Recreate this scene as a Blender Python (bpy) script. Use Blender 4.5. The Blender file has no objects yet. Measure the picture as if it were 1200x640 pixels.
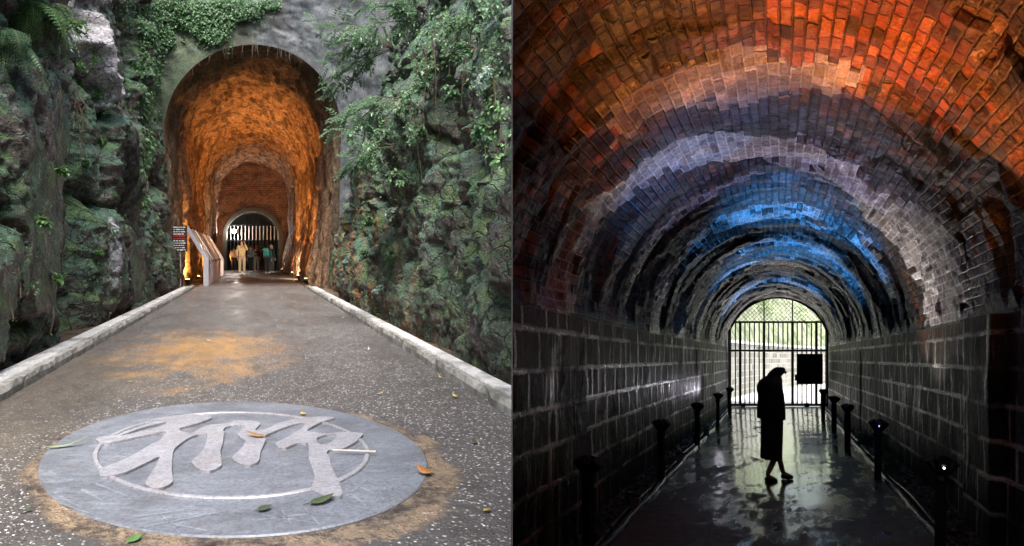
import bpy, bmesh, math, random
import numpy as np
from mathutils import Vector, Matrix
from mathutils.bvhtree import BVHTree
R = math.radians
PI = math.pi
random.seed(7)
scene = bpy.context.scene
C = scene.collection

# ------------------------------------------------------------------ camera, light, exposure
F = 800.0                      # focal length in pixels of a 1200 px wide frame
cam_d = bpy.data.cameras.new('camera')
cam = bpy.data.objects.new('camera', cam_d)
C.objects.link(cam)
cam.location = (0, 0, 1.1)
cam.rotation_euler = (R(90), 0, 0)
cam_d.sensor_width = 36
cam_d.lens = 36 * F / 1200
cam_d.shift_y = 30 / 1200
cam_d.clip_start = 0.05
cam_d.clip_end = 500
scene.camera = cam
SUN_EL, SUN_AZ = 62, 168
w = bpy.data.worlds.new("World")
scene.world = w
w.use_nodes = True
nt = w.node_tree
sky = nt.nodes.new('ShaderNodeTexSky')
sky.sky_type = 'NISHITA'
sky.sun_disc = False
sky.sun_elevation = R(SUN_EL)
sky.sun_rotation = R(SUN_AZ)
sky.air_density = 1.0
sky.dust_density = 6.0
sky.ozone_density = 1.0
nt.links.new(sky.outputs[0], nt.nodes['Background'].inputs[0])
nt.nodes['Background'].inputs[1].default_value = 0.15
sd = bpy.data.lights.new('sun', 'SUN')
sd.energy = 1.6
sd.angle = R(25)
sd.color = (1, 0.97, 0.93)
sun = bpy.data.objects.new('sun', sd)
C.objects.link(sun)
_d = Vector((math.sin(R(SUN_AZ)) * math.cos(R(SUN_EL)), math.cos(R(SUN_AZ)) * math.cos(R(SUN_EL)), math.sin(R(SUN_EL))))
sun.rotation_euler = _d.to_track_quat('Z', 'Y').to_euler()
sun.location = _d * 40
vs = scene.view_settings
vs.view_transform = 'Standard'
vs.look = 'None'
vs.gamma = 1
vs.exposure = 1.75
vs.use_curve_mapping = False
scene.cycles.max_bounces = 7
scene.cycles.diffuse_bounces = 4
scene.cycles.glossy_bounces = 3
scene.cycles.transparent_max_bounces = 6
scene.cycles.sample_clamp_indirect = 6
scene.cycles.use_denoising = True
scene.cycles.caustics_reflective = False
scene.cycles.caustics_refractive = False

# Two passages fork at the camera.  The open rock cutting (A) runs off to the left and
# climbs a little, the brick tunnel (B) runs off to the right and falls a little.
AX, AZ = -0.38, 0.065
BX, BZ, B0 = 0.39, -0.0875, -0.64
def PA(x, y, z=0.0): return Vector((x + AX * y, y, z + AZ * y))
def PB(x, y, z=0.0): return Vector((x + BX * y, y, z + B0 + BZ * y))

# ------------------------------------------------------------------ numpy noise
def _h(ix, iy, seed):
    n = (ix.astype(np.int64) * 374761393 + iy.astype(np.int64) * 668265263 + seed * 1442695041) & 0x7fffffff
    n = ((n ^ (n >> 13)) * 1274126177) & 0x7fffffff
    n = ((n ^ (n >> 16)) * 2246822519) & 0x7fffffff
    return ((n ^ (n >> 15)) & 0xffffff) / float(0xffffff)
def vnoise(x, y, seed=0):
    ix, iy = np.floor(x), np.floor(y)
    fx, fy = x - ix, y - iy
    ix = ix.astype(np.int64); iy = iy.astype(np.int64)
    def g(dx, dy):
        a = _h(ix + dx, iy + dy, seed) * 2 * PI
        return np.cos(a) * (fx - dx) + np.sin(a) * (fy - dy)
    u = fx * fx * fx * (fx * (fx * 6 - 15) + 10)
    v = fy * fy * fy * (fy * (fy * 6 - 15) + 10)
    return ((g(0, 0) * (1 - u) + g(1, 0) * u) * (1 - v) + (g(0, 1) * (1 - u) + g(1, 1) * u) * v) * 1.4
def fbm(x, y, seed=0, oct=5, gain=0.5):
    s = 0; a = 1.0
    for o in range(oct):
        s = s + a * vnoise(x * 2 ** o + o * 17.3, y * 2 ** o - o * 9.1, seed + o)
        a *= gain
    return s
def voro(x, y, seed=0):
    """returns (F1, F2, per-cell random, dx, dy)"""
    ix = np.floor(x).astype(np.int64); iy = np.floor(y).astype(np.int64)
    f1 = np.full(x.shape, 9.0); f2 = np.full(x.shape, 9.0)
    r = np.zeros(x.shape); ddx = np.zeros(x.shape); ddy = np.zeros(x.shape); r2 = np.zeros(x.shape); r3 = np.zeros(x.shape)
    for a in (-1, 0, 1):
        for b in (-1, 0, 1):
            cx = ix + a + 0.1 + 0.8 * _h(ix + a, iy + b, seed)
            cy = iy + b + 0.1 + 0.8 * _h(ix + a, iy + b, seed + 77)
            dx = x - cx; dy = y - cy
            d = np.sqrt(dx * dx + dy * dy)
            m = d < f1
            f2 = np.where(m, f1, np.minimum(f2, d))
            f1 = np.where(m, d, f1)
            r = np.where(m, _h(ix + a, iy + b, seed + 5), r)
            r2 = np.where(m, _h(ix + a, iy + b, seed + 6), r2)
            r3 = np.where(m, _h(ix + a, iy + b, seed + 8), r3)
            ddx = np.where(m, dx, ddx); ddy = np.where(m, dy, ddy)
    return f1, f2, r, ddx, ddy, r2, r3
def sstep(a, b, x):
    t = np.clip((x - a) / (b - a), 0, 1)
    return t * t * (3 - 2 * t)
def blocks(x, y, seed, tilt=0.8):
    f1, f2, r, dx, dy, r2, r3 = voro(x, y, seed)
    pl = (r - 0.5) * 1.0 + tilt * ((r2 - 0.5) * dx * 2 + (r3 - 0.3) * dy * 1.6)
    edge = sstep(0.0, 0.22, f2 - f1)
    return pl * edge - (1 - edge) * 0.55

# ------------------------------------------------------------------ scene helpers
def tag(o, label=None, cat=None, group=None, kind=None):
    if label: o['label'] = label
    if cat: o['category'] = cat
    if group: o['group'] = group
    if kind: o['kind'] = kind
    return o
def empty(name, loc, label=None, cat=None, group=None, rz=0):
    o = bpy.data.objects.new(name, None)
    C.objects.link(o); o.location = loc; o.rotation_euler = (0, 0, rz); o.empty_display_size = 0.2
    return tag(o, label, cat, group)
def link(name, me, mat=None, parent=None, loc=None, smooth=False):
    o = bpy.data.objects.new(name, me)
    C.objects.link(o)
    if mat: me.materials.append(mat)
    if parent: o.parent = parent
    if loc is not None: o.location = loc
    if smooth:
        me.polygons.foreach_set('use_smooth', [True] * len(me.polygons))
    return o
def mesh(name, vs_, fs, mat=None, parent=None, loc=None, smooth=False, uv=None):
    me = bpy.data.meshes.new(name)
    me.from_pydata([tuple(v) for v in vs_], [], fs)
    if uv is not None:
        ul = me.uv_layers.new(name='UVMap')
        li = np.zeros(len(me.loops), dtype=np.int32)
        me.loops.foreach_get('vertex_index', li)
        ul.data.foreach_set('uv', np.asarray(uv, dtype=np.float32)[li].ravel())
    me.update()
    return link(name, me, mat, parent, loc, smooth)
def grid(name, P, mat=None, parent=None, smooth=True, uv=None, flip=False, keep=None, cut=None):
    """P: (n,m,3) array"""
    n, m = P.shape[:2]
    idx = np.arange(n * m).reshape(n, m)
    q = np.stack([idx[:-1, :-1], idx[1:, :-1], idx[1:, 1:], idx[:-1, 1:]], -1).reshape(-1, 4)
    if flip: q = q[:, ::-1]
    V = P.reshape(-1, 3)
    if keep is not None:
        k = keep(V)
        q = q[k[q].any(axis=1)]
    me = bpy.data.meshes.new(name)
    me.vertices.add(len(V)); me.vertices.foreach_set('co', V.astype(np.float32).ravel())
    me.loops.add(len(q) * 4); me.loops.foreach_set('vertex_index', q.astype(np.int32).ravel())
    me.polygons.add(len(q)); me.polygons.foreach_set('loop_start', np.arange(len(q), dtype=np.int32) * 4)
    me.update(calc_edges=True)
    if uv is not None:
        ul = me.uv_layers.new(name='UVMap')
        ul.data.foreach_set('uv', np.asarray(uv, dtype=np.float32).reshape(-1, 2)[q.ravel()].ravel())
    if cut:
        bm = bmesh.new(); bm.from_mesh(me)
        bmesh.ops.bisect_plane(bm, geom=bm.verts[:] + bm.edges[:] + bm.faces[:], plane_co=cut[0], plane_no=cut[1], clear_outer=True)
        bm.to_mesh(me); bm.free()
    me.validate()
    return link(name, me, mat, parent, smooth=smooth)
CUT_A = ((-0.004, 0, 0), (1, 0, 0))
CUT_B = ((0.004, 0, 0), (-1, 0, 0))

class MB:
    def __init__(s): s.v = []; s.f = []
    def add(s, vs_, fs):
        b = len(s.v); s.v += [tuple(v) for v in vs_]; s.f += [tuple(i + b for i in f) for f in fs]; return s
    def box(s, c, d, M=None):
        x, y, z = (q / 2 for q in d)
        pts = [Vector((sx * x, sy * y, sz * z)) for sx in (-1, 1) for sy in (-1, 1) for sz in (-1, 1)]
        if M: pts = [M @ p for p in pts]
        c = Vector(c)
        return s.add([p + c for p in pts], [(0, 1, 3, 2), (4, 6, 7, 5), (0, 4, 5, 1), (2, 3, 7, 6), (0, 2, 6, 4), (1, 5, 7, 3)])
    def tube(s, pts, rad, n=6, cap=True, flat=1.0):
        pts = [Vector(p) for p in pts]
        if not hasattr(rad, '__len__'): rad = [rad] * len(pts)
        b = len(s.v)
        for i, p in enumerate(pts):
            d = (pts[min(i + 1, len(pts) - 1)] - pts[max(i - 1, 0)])
            if d.length < 1e-9: d = Vector((0, 0, 1))
            d.normalize()
            a = Vector((0, 0, 1)) if abs(d.z) < 0.9 else Vector((1, 0, 0))
            u = d.cross(a).normalized(); v_ = d.cross(u)
            for k in range(n):
                t = 2 * PI * k / n
                s.v.append(tuple(p + rad[i] * (u * math.cos(t) + v_ * math.sin(t) * flat)))
        for i in range(len(pts) - 1):
            for k in range(n):
                k2 = (k + 1) % n
                s.f.append((b + i * n + k, b + i * n + k2, b + (i + 1) * n + k2, b + (i + 1) * n + k))
        if cap:
            s.f.append(tuple(b + k for k in range(n))[::-1])
            s.f.append(tuple(b + (len(pts) - 1) * n + k for k in range(n)))
        return s
    def build(s, name, mat=None, parent=None, loc=None, smooth=False):
        return mesh(name, s.v, s.f, mat, parent, loc, smooth)
def bevel(o, w_, seg=2):
    m = o.modifiers.new('bevel', 'BEVEL'); m.width = w_; m.segments = seg; m.limit_method = 'ANGLE'; return o
def copy_tree(o, parent=None):
    c = o.copy(); C.objects.link(c); c.parent = parent
    for ch in [x for x in bpy.data.objects if x.parent == o]: copy_tree(ch, c)
    return c
def baked(o):
    dg = bpy.context.evaluated_depsgraph_get(); dg.update()
    return bpy.data.meshes.new_from_object(o.evaluated_get(dg))

# ------------------------------------------------------------------ materials
class G:
    def __init__(s, name):
        s.m = bpy.data.materials.new(name); s.m.use_nodes = True
        s.nt = s.m.node_tree; s.b = s.nt.nodes['Principled BSDF']
    def n(s, t, **k):
        n = s.nt.nodes.new(t)
        for a, b in k.items(): setattr(n, a, b)
        return n
    def put(s, sock, v):
        if v is None: return
        if isinstance(v, bpy.types.NodeSocket): s.nt.links.new(v, sock)
        elif isinstance(v, (tuple, list)):
            if len(v) == 3 and sock.type == 'RGBA': v = (*v, 1)
            sock.default_value = v
        else: sock.default_value = (v, v, v, 1) if sock.type == 'RGBA' else v
    def pos(s): return s.n('ShaderNodeNewGeometry').outputs['Position']
    def nrm(s): return s.n('ShaderNodeNewGeometry').outputs['Normal']
    def uv(s): return s.n('ShaderNodeTexCoord').outputs['UV']
    def objc(s): return s.n('ShaderNodeTexCoord').outputs['Object']
    def rnd(s): return s.n('ShaderNodeObjectInfo').outputs['Random']
    def mp(s, v, sc=(1, 1, 1), loc=(0, 0, 0), rot=(0, 0, 0)):
        n = s.n('ShaderNodeMapping'); s.put(n.inputs[0], v)
        n.inputs['Scale'].default_value = sc; n.inputs['Location'].default_value = loc; n.inputs['Rotation'].default_value = rot
        return n.outputs[0]
    def noise(s, v, sc, det=5, ro=0.55, dist=0.0, col=False):
        n = s.n('ShaderNodeTexNoise'); s.put(n.inputs['Vector'], v)
        n.inputs['Scale'].default_value = sc; n.inputs['Detail'].default_value = det
        n.inputs['Roughness'].default_value = ro; n.inputs['Distortion'].default_value = dist
        return n.outputs['Color' if col else 'Fac']
    def vor(s, v, sc, feat='F1', out='Distance', rand=1.0):
        n = s.n('ShaderNodeTexVoronoi', feature=feat); s.put(n.inputs['Vector'], v)
        n.inputs['Scale'].default_value = sc; n.inputs['Randomness'].default_value = rand
        return n.outputs[out]
    def ramp(s, f, stops, interp='LINEAR'):
        mx = max(q[0] for q in stops)
        if mx > 1:
            f = s.ma('DIVIDE', f, mx); stops = [(q[0] / mx, q[1]) for q in stops]
        n = s.n('ShaderNodeValToRGB'); s.put(n.inputs[0], f)
        cr = n.color_ramp; cr.interpolation = interp
        while len(cr.elements) < len(stops): cr.elements.new(0.5)
        for e, (p, c) in zip(cr.elements, stops):
            e.position = p
            e.color = (c, c, c, 1) if not hasattr(c, '__len__') else (*c, 1)
        return n.outputs[0]
    def mix(s, f, a, b, mode='MIX'):
        n = s.n('ShaderNodeMix', data_type='RGBA', blend_type=mode)
        s.put(n.inputs[0], f); s.put(n.inputs[6], a); s.put(n.inputs[7], b)
        return n.outputs[2]
    def ma(s, op, a, b=0.0, c=None, clamp=False):
        n = s.n('ShaderNodeMath', operation=op, use_clamp=clamp)
        s.put(n.inputs[0], a); s.put(n.inputs[1], b)
        if c is not None: s.put(n.inputs[2], c)
        return n.outputs[0]
    def xyz(s, v):
        n = s.n('ShaderNodeSeparateXYZ'); s.put(n.inputs[0], v); return n.outputs
    def comb(s, x, y, z=0.0):
        n = s.n('ShaderNodeCombineXYZ')
        for i, q in enumerate((x, y, z)): s.put(n.inputs[i], q)
        return n.outputs[0]
    def vadd(s, a, b, sc=None):
        if sc is not None:
            q = s.n('ShaderNodeVectorMath', operation='SCALE'); s.put(q.inputs[0], b); q.inputs['Scale'].default_value = sc; b = q.outputs[0]
        n = s.n('ShaderNodeVectorMath', operation='ADD'); s.put(n.inputs[0], a); s.put(n.inputs[1], b)
        return n.outputs[0]
    def dist(s, v, p, sc=(1, 1, 1)):
        """distance of v to the point p, in units stretched by sc"""
        a = s.n('ShaderNodeVectorMath', operation='SUBTRACT'); s.put(a.inputs[0], v); a.inputs[1].default_value = tuple(p)
        m = s.n('ShaderNodeVectorMath', operation='MULTIPLY'); s.put(m.inputs[0], a.outputs[0]); m.inputs[1].default_value = sc
        l = s.n('ShaderNodeVectorMath', operation='LENGTH'); s.put(l.inputs[0], m.outputs[0])
        return l.outputs['Value']
    def bump(s, h, st=0.5, d=0.02, n0=None):
        n = s.n('ShaderNodeBump'); s.put(n.inputs['Height'], h)
        n.inputs['Strength'].default_value = st; n.inputs['Distance'].default_value = d
        if n0 is not None: s.put(n.inputs['Normal'], n0)
        return n.outputs[0]
    def done(s, col=None, rough=None, normal=None, metal=None, spec=None, emit=None, es=None):
        b = s.b.inputs
        gr = getattr(s, 'grain', None)
        if gr:
            q = s.noise(s.pos(), gr[0], 5, 0.75)
            col = s.mix(1.0, col, s.ramp(q, [(0.34, gr[1]), (0.5, min(1.1, 0.5 * (gr[1] + gr[2]) + 0.2)), (0.66, gr[2])]), 'MULTIPLY')
        s.put(b['Base Color'], col); s.put(b['Roughness'], rough)
        if normal is not None: s.put(b['Normal'], normal)
        s.put(b['Metallic'], metal); s.put(b['Specular IOR Level'], spec)
        s.put(b['Emission Color'], emit); s.put(b['Emission Strength'], es)
        return s.m

def plain(name, col, rough=0.6, metal=0.0, var=0.25, sc=8, bump=0.15):
    g = G(name); p = g.objc()
    n = g.noise(p, sc, 6, 0.6)
    c = g.mix(n, tuple(q * (1 - var) for q in col), tuple(min(1, q * (1 + var)) for q in col))
    r = g.ma('ADD', g.ma('MULTIPLY', g.noise(p, sc * 2.3, 4), 0.3), rough - 0.15, clamp=True)
    return g.done(c, r, g.bump(n, bump, 0.004), metal)
# ------------------------------------------------------------------ rock, tunnel and ground materials (passage A)
def rock_mat(name, moss=0.5, wet=0.5, rust=0.0, seepage=(), warm=0.0):
    g = G(name); p = g.pos(); g.grain = (24, 0.45, 1.75)
    st = g.mp(p, (1, 1, 0.22))
    wp = g.vadd(p, g.noise(p, 1.3, 3, col=True), 0.35)
    n1 = g.noise(wp, 1.1, 8, 0.62)
    n2 = g.noise(p, 7, 8, 0.65)
    n3 = g.noise(p, 38, 5, 0.6)
    grey = g.ramp(n2, [(0.36, (0.022, 0.024, 0.024)), (0.5, (0.10, 0.105, 0.105)), (0.66, (0.30, 0.30, 0.31))])
    brown = g.ramp(n2, [(0.36, (0.02, 0.016, 0.014)), (0.52, (0.095, 0.07, 0.058)), (0.7, (0.24, 0.18, 0.15))])
    base = g.mix(g.ramp(g.noise(wp, 0.8, 6), [(0.42, 0), (0.62, 1)]), grey, brown)
    # moss sits on faces that look up and in large patches
    nz = g.xyz(g.nrm())[2]
    mm = g.ma('ADD', g.ma('MULTIPLY', nz, 0.35), n1)
    mm = g.ma('ADD', mm, g.ma('MULTIPLY', g.ma('SUBTRACT', n3, 0.5), 0.7))
    mask = g.ramp(mm, [(0.62 - 0.28 * moss, 0), (0.76 - 0.28 * moss, 1)])
    mg = g.ramp(g.noise(p, 2.3, 5), [(0.35, (0.055, 0.15, 0.11)), (0.5, (0.08, 0.20, 0.12)), (0.64, (0.12, 0.26, 0.07))])
    mg = g.mix(g.ramp(n3, [(0.35, 0.0), (0.7, 0.5)]), mg, (0.025, 0.045, 0.03), 'MIX')
    base = g.mix(g.ma('MULTIPLY', mask, 0.85), base, mg)
    z = g.xyz(p)[2]
    low = g.ramp(g.ma('ADD', g.ma('MULTIPLY', z, 0.16), g.ma('MULTIPLY', n1, 0.7)), [(0.36, 1), (0.75, 0)])
    wetm = g.ma('MULTIPLY', g.ramp(g.noise(st, 1.7, 6, 0.6), [(0.45, 0), (0.58, 1)]), wet)
    wetm = g.ma('MAXIMUM', wetm, g.ma('MULTIPLY', low, wet), clamp=True)
    base = g.mix(g.ma('MULTIPLY', wetm, 0.72), base, g.mix(n2, (0.014, 0.009, 0.008), (0.075, 0.042, 0.032)))
    if rust:
        rm = g.ramp(g.noise(g.mp(p, (2.4, 2.4, 0.3), rot=(0, R(12), 0)), 2.2, 7, 0.65), [(0.5, 0), (0.6, 1)])
        rm = g.ma('MULTIPLY', rm, g.ramp(z, [(0.0, 1), (1, 1)]))
        near = g.ramp(g.ma('ADD', g.ma('MULTIPLY', g.xyz(p)[1], 0.1), g.ma('MULTIPLY', z, -0.17)), [(0.55, 0), (1.0, 1)])
        base = g.mix(g.ma('MULTIPLY', g.ma('MULTIPLY', rm, near), rust), base, g.mix(n2, (0.10, 0.035, 0.012), (0.42, 0.19, 0.07)))
    # pale mineral runs
    pm = g.ramp(g.noise(g.mp(p, (3.5, 3.5, 0.5)), 2.2, 7, 0.65), [(0.655, 0), (0.70, 1)])
    base = g.mix(g.ma('MULTIPLY', pm, 0.5), base, (0.36, 0.34, 0.33))
    for (c, sc, col, lo, hi) in seepage:
        d = g.ma('ADD', g.dist(p, c, sc), g.ma('MULTIPLY', g.ma('SUBTRACT', g.noise(g.mp(p, (1, 1, .7)), 5, 6, 0.7), 0.5), 2.0))
        base = g.mix(g.ramp(d, [(lo, 0.95), (hi, 0)]), base, col)
    # fine crust of lichen and grit
    sp = g.ramp(g.vor(p, 55), [(0.06, 1), (0.16, 0)])
    base = g.mix(g.ma('MULTIPLY', sp, g.ramp(g.noise(p, 3.1, 3), [(0.5, 0.0), (0.7, 0.35)])), base, (0.34, 0.38, 0.33))
    rough = g.ma('SUBTRACT', g.ma('ADD', 0.62, g.ma('MULTIPLY', n3, 0.3)), g.ma('MULTIPLY', wetm, 0.55), clamp=True)
    h = g.ma('ADD', g.ma('MULTIPLY', n2, 1.0), g.ma('MULTIPLY', n3, 0.35))
    h = g.ma('ADD', h, g.ma('MULTIPLY', g.vor(wp, 4.5, 'DISTANCE_TO_EDGE'), 0.9))
    h = g.ma('ADD', h, g.ma('MULTIPLY', mask, g.ma('MULTIPLY', g.noise(p, 90, 2), 0.35)))
    # hairline fractures and grit
    fr = g.ramp(g.vor(g.vadd(p, g.noise(p, 4, 4, col=True), 0.3), 2.6, 'DISTANCE_TO_EDGE'), [(0.0, 0), (0.03, 1)])
    base = g.mix(fr, g.mix(0.5, base, (0.012, 0.012, 0.01)), base)
    h = g.ma('ADD', h, g.ma('MULTIPLY', fr, 0.6))
    return g.done(base, rough, g.bump(h, 1.0, 0.07), spec=0.6)

# ------------------------------------------------------------------ cliffs of the cutting
def cliff_mesh(side, mat, seed):
    n, m = 620, 380
    Y = 2.0 * (22.8 / 2.0) ** np.linspace(0, 1, n)
    Z = -0.3 + 11.8 * np.linspace(0, 1, m) ** 1.25
    y, z = np.meshgrid(Y, Z, indexing='ij')
    wy = y + 0.35 * fbm(y * 0.9, z * 0.9, seed + 1, 4)
    wz = z + 0.35 * fbm(y * 0.9 + 50, z * 0.9, seed + 2, 4)
    if side < 0:
        base = 2.42 + 0.05 * np.maximum(z, 0) + 0.028 * np.maximum(y - 8, 0) * sstep(0.5, 5, z)
        d = 0.52 * blocks(wy / 1.9, (wz + 0.25 * wy) / 2.4, seed, 0.8)
        d += 0.17 * blocks(wy / 0.75, (wz + 0.3 * wy) / 1.15, seed + 11, 0.7) * 0.65
        d += 0.035 * blocks(wy / 0.27, wz / 0.4, seed + 21, 0.7) * sstep(-.1, .3, fbm(y * .5, z * .5, seed + 90, 2))
        # great block by the entrance of the view, with a deep crack behind it
        d += 0.42 * np.exp(-((y - 7.3) / 1.25) ** 4 - ((z - 1.75) / 1.35) ** 4)
        d -= 0.65 * np.exp(-((y - 9.7 - 0.12 * z) / 0.42) ** 2) * sstep(4.6, 3.2, z)
        d += 0.35 * np.exp(-((y - 13.0) / 1.9) ** 4 - ((z - 2.9) / 0.9) ** 4)
        d += 0.30 * np.exp(-((y - 12.4) / 1.5) ** 4 - ((z - 1.0) / 0.8) ** 4)
        d -= 0.55 * np.exp(-((y - 16.2) / 0.55) ** 2) * sstep(1.0, 3.0, z) * sstep(7.0, 5.0, z)
        d += 0.75 * np.exp(-((y - 7.2) / 1.6) ** 4 - ((z - 4.6) / 1.1) ** 4)
    else:
        base = 2.22 + 0.9 * sstep(15, 19.5, y) * sstep(3.0, 3.7, z) + 0.3 * sstep(16, 20, y) + 0.13 * np.maximum(z - 0.4, 0) + 0.03 * np.maximum(y - 8, 0) * sstep(0.5, 5, z)
        d = 0.36 * blocks(wy / 1.7, (wz - 0.5 * wy) / 2.1, seed, 0.8) * (0.45 + 0.55 * sstep(0.5, 2.5, z))
        d += 0.12 * blocks(wy / 0.7, (wz - 0.45 * wy) / 1.0, seed + 11, 0.7)
        d += 0.04 * blocks(wy / 0.3, (wz - 0.2 * wy) / 0.4, seed + 21, 0.7) * sstep(-.1, .3, fbm(y * .5, z * .5, seed + 90, 2))
        d += 0.14 * fbm(y * 1.6, z * 0.45, seed + 60, 4)
        d += 0.35 * np.exp(-((y - 10.5) / 1.6) ** 4 - ((z - 3.6) / 1.0) ** 4)
        d -= 0.35 * np.exp(-((y - 9.0 - 0.3 * (z - 2.7)) / 0.35) ** 2) * sstep(1.4, 2.2, z) * sstep(4, 3.3, z)
    d += 0.10 * fbm(y * 1.4, z * 0.7, seed + 30, 4)
    d += 0.05 * (1 - np.abs(fbm(y * 2.2 + z * .3, z * .5, seed + 33, 4)) * 2.2)
    d += 0.035 * fbm(y * 6, z * 6, seed + 40, 5, 0.6)
    # ridge noise gives small sharp steps
    d += 0.045 * (1 - np.abs(fbm(y * 3, z * 3.4, seed + 50, 4)) * 2)
    d = d * (0.35 + 0.65 * sstep(-0.2, 0.6, z))
    d = d * (0.4 + 0.6 * sstep(22.5, 19.5, y))
    off = np.maximum(base - d, 1.98 if side > 0 else 2.1)
    x = side * off
    zz = z + 0.06 * fbm(y * 4, z * 4, seed + 70, 3)
    P = np.stack([x + AX * y, y + 0.05 * fbm(y * 3, z * 3, seed + 71, 3), zz + AZ * y], -1)
    return P
def rayfan(o_list):
    vs_, fs = [], []
    for P in o_list:
        n, m = P.shape[:2]; b = len(vs_)
        vs_ += [tuple(q) for q in P.reshape(-1, 3)]
        for i in range(n - 1):
            for j in range(m - 1):
                a = b + i * m + j
                fs.append((a, a + m, a + m + 1, a + 1))
    return BVHTree.FromPolygons(vs_, fs)
P_left = cliff_mesh(-1, None, 3)
P_right = cliff_mesh(1, None, 19)

# portal face round the arched mouth at y = 21
PY = 21.0
def arch_profile(hw, spring, rise, n, z0=0.0, leg=0.35, p=2.0):
    """open outline from the left foot over the crown to the right foot"""
    pts = []
    k = int(n * leg)
    for i in range(k): pts.append((-hw, z0 + (spring - z0) * i / k))
    for i in range(n + 1):
        t = PI * (1 - i / n)
        c, s_ = math.cos(t), math.sin(t)
        pts.append((hw * math.copysign(abs(c) ** (2 / p), c), spring + rise * abs(s_) ** (2 / p)))
    for i in range(k): pts.append((hw, spring - (spring - z0) * (i + 1) / k))
    return np.array(pts)
prof = arch_profile(2.72, 4.9, 2.65, 130, -0.1, 0.55)
prof[:, 0] += np.where(prof[:, 1] < 4.9, -0.02 * (4.9 - prof[:, 1]) * np.sign(-prof[:, 0]) * -1, 0)
def frame_grid(prof, hx, top, z0, m, y0, amp, seed, pw=1.6, hx2=None):
    n = len(prof)
    cx = 0.0
    L = []
    tot = 2 * (top - z0) + 2 * hx
    per = np.linspace(0, tot, n)
    out = []
    # spread outer points by the direction seen from the arch centre so the cells stay even
    c = np.array([0.0, prof[:, 1].max() * 0.45])
    for (x, z) in prof:
        dx, dz = x - c[0], z - c[1]
        if z <= prof[0, 1] + 1e-6 or (dz < 0):
            out.append((math.copysign(hx, x), z if z > z0 + .3 else z)); continue
        k = min(hx / max(abs(dx), 1e-6), (top - c[1]) / max(dz, 1e-6))
        out.append((c[0] + dx * k, c[1] + dz * k))
    out = np.array(out)
    t = np.linspace(0, 1, m) ** pw
    X = prof[:, 0][:, None] * (1 - t) + out[:, 0][:, None] * t
    Z = prof[:, 1][:, None] * (1 - t) + out[:, 1][:, None] * t
    D = amp * fbm(X * 1.1, Z * 1.1, seed, 5, 0.55) + 0.35 * amp * blocks(X / 0.8, Z / 0.6, seed + 4)
    Y = y0 - D * sstep(0, 0.12, t)[None, :]
    return np.stack([X + AX * y0, Y, Z + AZ * Y], -1), X, Z
P_face, FX, FZ = frame_grid(prof, 5.2, 11.6, -0.3, 90, PY, 0.09, 91)
bvh = rayfan([P_left[::2, ::2], P_right[::2, ::2], P_face])
CAM = Vector((0, 0, 1.1))
def hit(px, py):
    d = Vector(((px - 600) / F, 1, (350 - py) / F)).normalized()
    q = bvh.ray_cast(CAM, d)
    if q[0] is None: return None
    n = q[1]
    if n.dot(d) > 0: n = -n
    return q[0], n
def gA(px, py, z=0.0):
    """point of passage A's floor (height z above it) that lies in this direction"""
    Y = (1.1 - z) * F / (py - 298)
    return PA((px - 296) * Y / F, Y, z)

s1 = hit(128, 40)[0]; s2 = hit(134, 92)[0]; s3 = hit(136, 300)[0]; s4 = hit(150, 215)[0]
seep_l = [(s1, (1.2, 1.2, 1.5), (0.52, 0.50, 0.54), 0.5, 1.25), (s2, (1.4, 1.4, 1.6), (0.42, 0.42, 0.47), 0.4, 1.0),
          (s4, (1.4, 1.4, 0.75), (0.012, 0.010, 0.010), 0.8, 1.2), (s3, (5, 5, 0.8), (0.4, 0.42, 0.46), 0.5, 0.8)]
s5 = hit(560, 330)[0]; s6 = hit(545, 380)[0]
M_rock_l = rock_mat('mossy_rock', 0.72, 0.55, 0.15, seep_l)
M_rock_r = rock_mat('mossy_wet_rock', 0.85, 0.7, 0.75, [])
cl = grid('cliff', P_left, M_rock_l, flip=True, cut=CUT_A)
tag(cl, 'dark blocky cliff with moss and a pale seep left of the tunnel mouth', 'cliff', kind='structure')
cr_ = grid('cliff', P_right, M_rock_r, cut=CUT_A)
tag(cr_, 'mossy wet cliff with rusty streaks right of the tunnel mouth', 'cliff', kind='structure')

# portal
def portal_mat():
    g = G('portal_concrete'); p = g.pos(); g.grain = (14, 0.45, 1.5)
    n1 = g.noise(p, 0.9, 6, 0.6); n2 = g.noise(p, 5, 8, 0.65); n3 = g.noise(p, 30, 5)
    base = g.ramp(n2, [(0.35, (0.025, 0.03, 0.035)), (0.5, (0.045, 0.056, 0.066)), (0.68, (0.085, 0.10, 0.115))])
    x = g.xyz(p)[0]
    # the left jamb and the arch edge are overgrown
    m = g.ma('ADD', n1, g.ma('MULTIPLY', g.ma('SUBTRACT', -7.9, x), 0.22))
    m = g.ma('ADD', m, g.ma('MULTIPLY', g.ma('SUBTRACT', n3, 0.5), 0.45))
    mask = g.ramp(m, [(0.5, 0), (0.68, 1)])
    moss = g.ramp(g.noise(p, 3, 5), [(0.35, (0.04, 0.065, 0.04)), (0.6, (0.085, 0.115, 0.065)), (0.8, (0.14, 0.16, 0.10))])
    base = g.mix(g.ma('MULTIPLY', mask, 0.9), base, moss)
    dk = g.ramp(g.noise(g.mp(p, (1, 1, 0.25)), 1.4, 6), [(0.5, 0), (0.62, 1)])
    base = g.mix(g.ma('MULTIPLY', dk, 0.7), base, (0.025, 0.024, 0.022))
    h = g.ma('ADD', n2, g.ma('MULTIPLY', n3, 0.3))
    return g.done(base, g.ma('ADD', 0.5, g.ma('MULTIPLY', n3, 0.3)), g.bump(h, 0.5, 0.03))
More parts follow.
